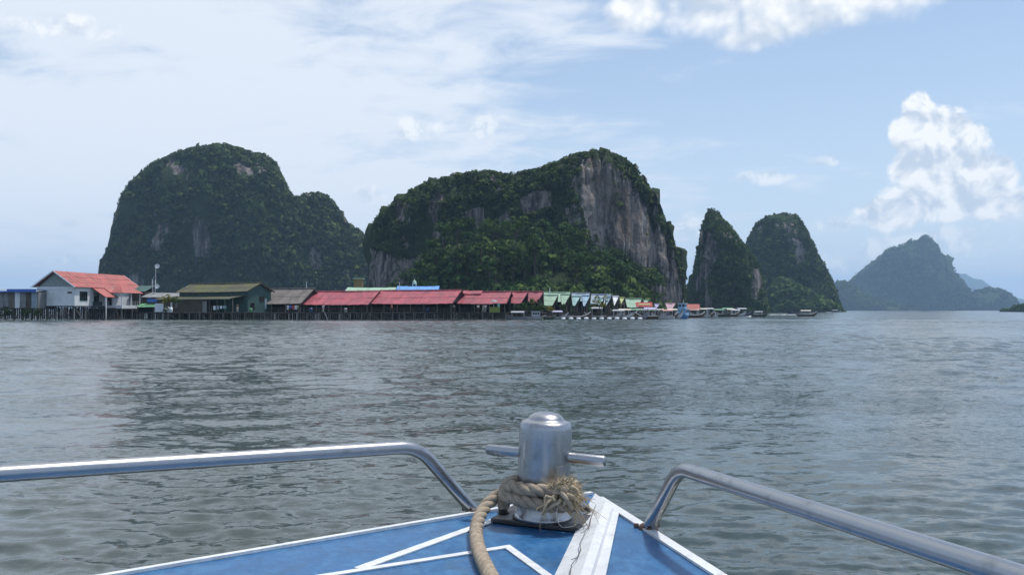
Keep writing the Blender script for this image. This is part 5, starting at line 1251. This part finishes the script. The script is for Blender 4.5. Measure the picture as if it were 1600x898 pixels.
def rope():
    m = rope_material(); M_F = mat('frayed_fibre', (0.50, 0.41, 0.28), 0.9, var=.7, vscale=60, spec=.2, dark=(0.30, 0.23, 0.14))
    t = empty('mooring_rope', (0.071, 2.12, DZ), 0, 'thick tan rope with a frayed knot tied round the steel mooring post', 'rope')
    off = Vector((0.071, 2.12, DZ)); c = off; rr = 0.0152
    def B(p): return p - off
    def ring(a0, a1, z0, z1, rad, n=26, bulge=0.0):
        o = []
        for i in range(n + 1):
            u = i / n; a = R(a0 + (a1 - a0) * u); o.append(Vector((math.cos(a) * rad, math.sin(a) * rad, z0 + (z1 - z0) * u)))
        return o
    rad = .062 + rr + .0025
    # angle 180 = the left side, 270 = towards us, 0 = right, 90 = behind
    upper = [B(P(789, 792, 2.09)), B(P(786, 772, 2.10))] + ring(205, 322, .094, .090, rad + .003)[2:] + [Vector((.085, -.055, .092))]
    rope_mesh(upper, rr).build('coil', m, t)
    lower = ring(-40, 178, .080, .088, rad)[:-1] + [B(P(792, 758, 2.12)), B(P(788, 776, 2.085))] + ring(208, 318, .072, .052, rad + .004)[1:] + [Vector((.082, -.062, .056))]
    rope_mesh(lower, rr).build('coil', m, t)
    bight = [B(P(820, 757, 2.14)), B(P(806, 751, 2.125)), B(P(795, 756, 2.10)), B(P(792, 770, 2.085)), B(P(798, 782, 2.075))]
    rope_mesh(bight, rr * .92).build('bight', m, t)
    tail = [B(P(806, 764, 2.13)), B(P(790, 769, 2.115)), B(P(772, 778, 2.10)), B(P(757, 793, 2.075)), B(P(747, 813, 2.02)), B(PZ(744, 834, DZ + rr)), B(PZ(748, 858, DZ + rr)), B(PZ(757, 880, DZ + rr)), B(PZ(768, 902, DZ + rr)), B(PZ(800, 960, DZ + rr)), B(PZ(850, 1060, DZ + rr))]
    rope_mesh(tail, rr * .97).build('tail', m, t)
    k0 = P(879, 772, 2.035)
    kn = [B(P(856, 776, 2.035)), B(P(872, 764, 2.02)), B(P(888, 766, 2.02)), B(P(893, 780, 2.025)), B(P(882, 790, 2.03)), B(P(868, 784, 2.03))]
    rope_mesh(kn, rr * .85).build('knot', m, t)
    st = [B(P(876, 768, 2.01)), B(P(886, 780, 2.0)), B(P(893, 794, 2.01))]
    MB().tube(catmull(st, .004), .006, 7).build('strand', m, t)
    st = [B(P(872, 782, 2.01)), B(P(860, 792, 2.0)), B(P(846, 803, 2.01))]
    MB().tube(catmull(st, .004), .0035, 6).build('strand', m, t)
    g = random.Random(9); b = MB()
    def fib(src, dst, n, spread, curl, r0=.0013):
        s, d = P(*src), P(*dst)
        for _ in range(n):
            a = B(s) + Vector([g.gauss(0, .007) for _ in range(3)]); e = B(d) + Vector([g.gauss(0, spread) for _ in range(3)])
            e = a + (e - a) * g.uniform(.55, 1.1); q = [a]
            m1 = a.lerp(e, .35) + Vector([g.gauss(0, curl) for _ in range(3)]); m2 = a.lerp(e, .7) + Vector([g.gauss(0, curl * 1.3) for _ in range(3)])
            r_ = r0 * g.uniform(.5, 1.3)
            b.tube([a, m1, m2, e], [r_ * 1.2, r_, r_ * .8, r_ * .4], 4, False)
    def lock(src, dst, n, spread, r0):
        """a loosened yarn: thick at the knot, wavy, splitting into a few hairs"""
        s_, d_ = P(*src), P(*dst)
        for _ in range(n):
            a = B(s_) + Vector([g.gauss(0, .005) for _ in range(3)]); e = B(d_) + Vector([g.gauss(0, spread) for _ in range(3)])
            e = a + (e - a) * g.uniform(.6, 1.1); side = Vector([g.gauss(0, .006) for _ in range(3)]); q = []
            for i in range(8):
                u = i / 7; q.append(a.lerp(e, u) + side * math.sin(u * 3.0) + Vector((0, 0, -.010 * u * u)) + Vector([g.gauss(0, .0012) for _ in range(3)]))
            r_ = r0 * g.uniform(.6, 1.3); b.tube(q, [r_ * (1 - .75 * i / 7) for i in range(8)], 6)
            for _ in range(5):
                k = g.randint(3, 7); t_ = q[k] + (q[k] - q[k - 1]) * g.uniform(1.5, 3.5) + Vector([g.gauss(0, .005) for _ in range(3)])
                b.tube([q[k], q[k].lerp(t_, .5) + Vector([g.gauss(0, .0018) for _ in range(3)]), t_], [.0009, .0007, .0004], 4, False)
    lock((876, 766, 2.02), (879, 741, 2.02), 12, .012, .0042)
    lock((882, 766, 2.02), (904, 760, 2.02), 11, .012, .0042)
    lock((886, 772, 2.02), (910, 782, 2.02), 11, .010, .0042)
    lock((884, 776, 2.02), (898, 798, 2.02), 9, .010, .0042)
    lock((870, 778, 2.01), (850, 798, 2.01), 7, .009, .0036)
    lock((870, 768, 2.02), (866, 748, 2.02), 5, .008, .0036)
    fib((878, 766, 2.02), (882, 742, 2.02), 26, .016, .007, .0007)
    fib((884, 770, 2.02), (908, 772, 2.02), 30, .018, .008, .0007)
    f = b.build('frayed_fibres', M_F, t); f['kind'] = 'stuff'
    lp = [B(P(872, 790, 2.01)), B(P(869, 806, 2.0)), B(PZ(877, 822, DZ + .016)), B(PZ(893, 822, DZ + .016)), B(PZ(903, 816, DZ + .016))]
    MB().tube(catmull(lp, .004), .0008, 5).build('loose_thread', mat('pale_thread', (0.55, 0.52, 0.46), .8), t)
rope()
# ------------------------------------------------------------------ trees that stand out at the foot of the cliff
def jungle_trees():
    g = np.random.default_rng(5); protos = []
    for k in range(5):
        Rr = 2.6 + 0.35 * k; H = 5.5 + k
        n = 10 + k; C = g.normal(0, 1, (n, 3)) * np.array([Rr * .45, Rr * .45, Rr * .28]) + np.array([0, 0, H])
        V, Q, T = leaf_clumps(C, g.uniform(.32, .52, n) * Rr, np.clip(.5 + g.normal(0, .16, n), 0, 1), 34, .75, 300 + k, .34)
        t = empty('jungle_tree', (0, 0, 0), 0); cr = np_mesh('crown', V, Q, M_LEAF2, t, T)
        b = MB(); b.tube([(0, 0, -2), (.1, 0, H * .5), (.2, .1, H)], [.28, .2, .1], 7)
        for q in range(4):
            a = q * 1.6 + k; b.tube([(.1, 0, H * .5), (math.cos(a) * Rr * .35, math.sin(a) * Rr * .35, H * .85), (math.cos(a) * Rr * .6, math.sin(a) * Rr * .6, H * 1.05)], [.12, .07, .03], 5)
        b.build('trunk', M_BARK, t); protos.append(t)
    G = APRON; used = set(); k = 0
    kinds = ['slender green tree on the wooded slope below the cliff', 'rounded green tree on the wooded slope below the cliff', 'spreading green tree on the wooded slope below the cliff', 'tall full green tree on the wooded slope below the cliff', 'tallest broad green tree on the wooded slope below the cliff']
    for i in range(110):
        a = g.integers(12, G.shape[0] - 12); j = g.integers(int(G.shape[1] * .12), int(G.shape[1] * .50)); p = G[a, j]
        if p[2] < 2: continue
        q = i % 5
        o = protos[q] if q not in used else copy_tree(protos[q])
        used.add(q); o.location = p; o.rotation_euler = (0, 0, g.uniform(0, 6.28)); s = g.uniform(.7, 1.15); o.scale = (s, s, s * g.uniform(.85, 1.15))
        tag(o, kinds[q], 'tree', 'trees on the slope below the cliff')
jungle_trees()
# ------------------------------------------------------------------ air
def build_haze():
    m = bpy.data.materials.new('sea_haze'); m.use_nodes = True; nt = m.node_tree; nt.nodes.clear()
    out = nt.nodes.new('ShaderNodeOutputMaterial'); v = nt.nodes.new('ShaderNodeVolumePrincipled')
    v.inputs['Color'].default_value = (0.48, 0.71, 1.0, 1); v.inputs['Density'].default_value = 0.00012
    v.inputs['Anisotropy'].default_value = 0.1
    nt.links.new(v.outputs[0], out.inputs['Volume'])
    b = MB().box((0, 0, 224), (26000, 26000, 452)); o = b.build('haze', m)
    tag(o, 'pale sea haze filling the bay', 'haze', kind='stuff')
build_haze()
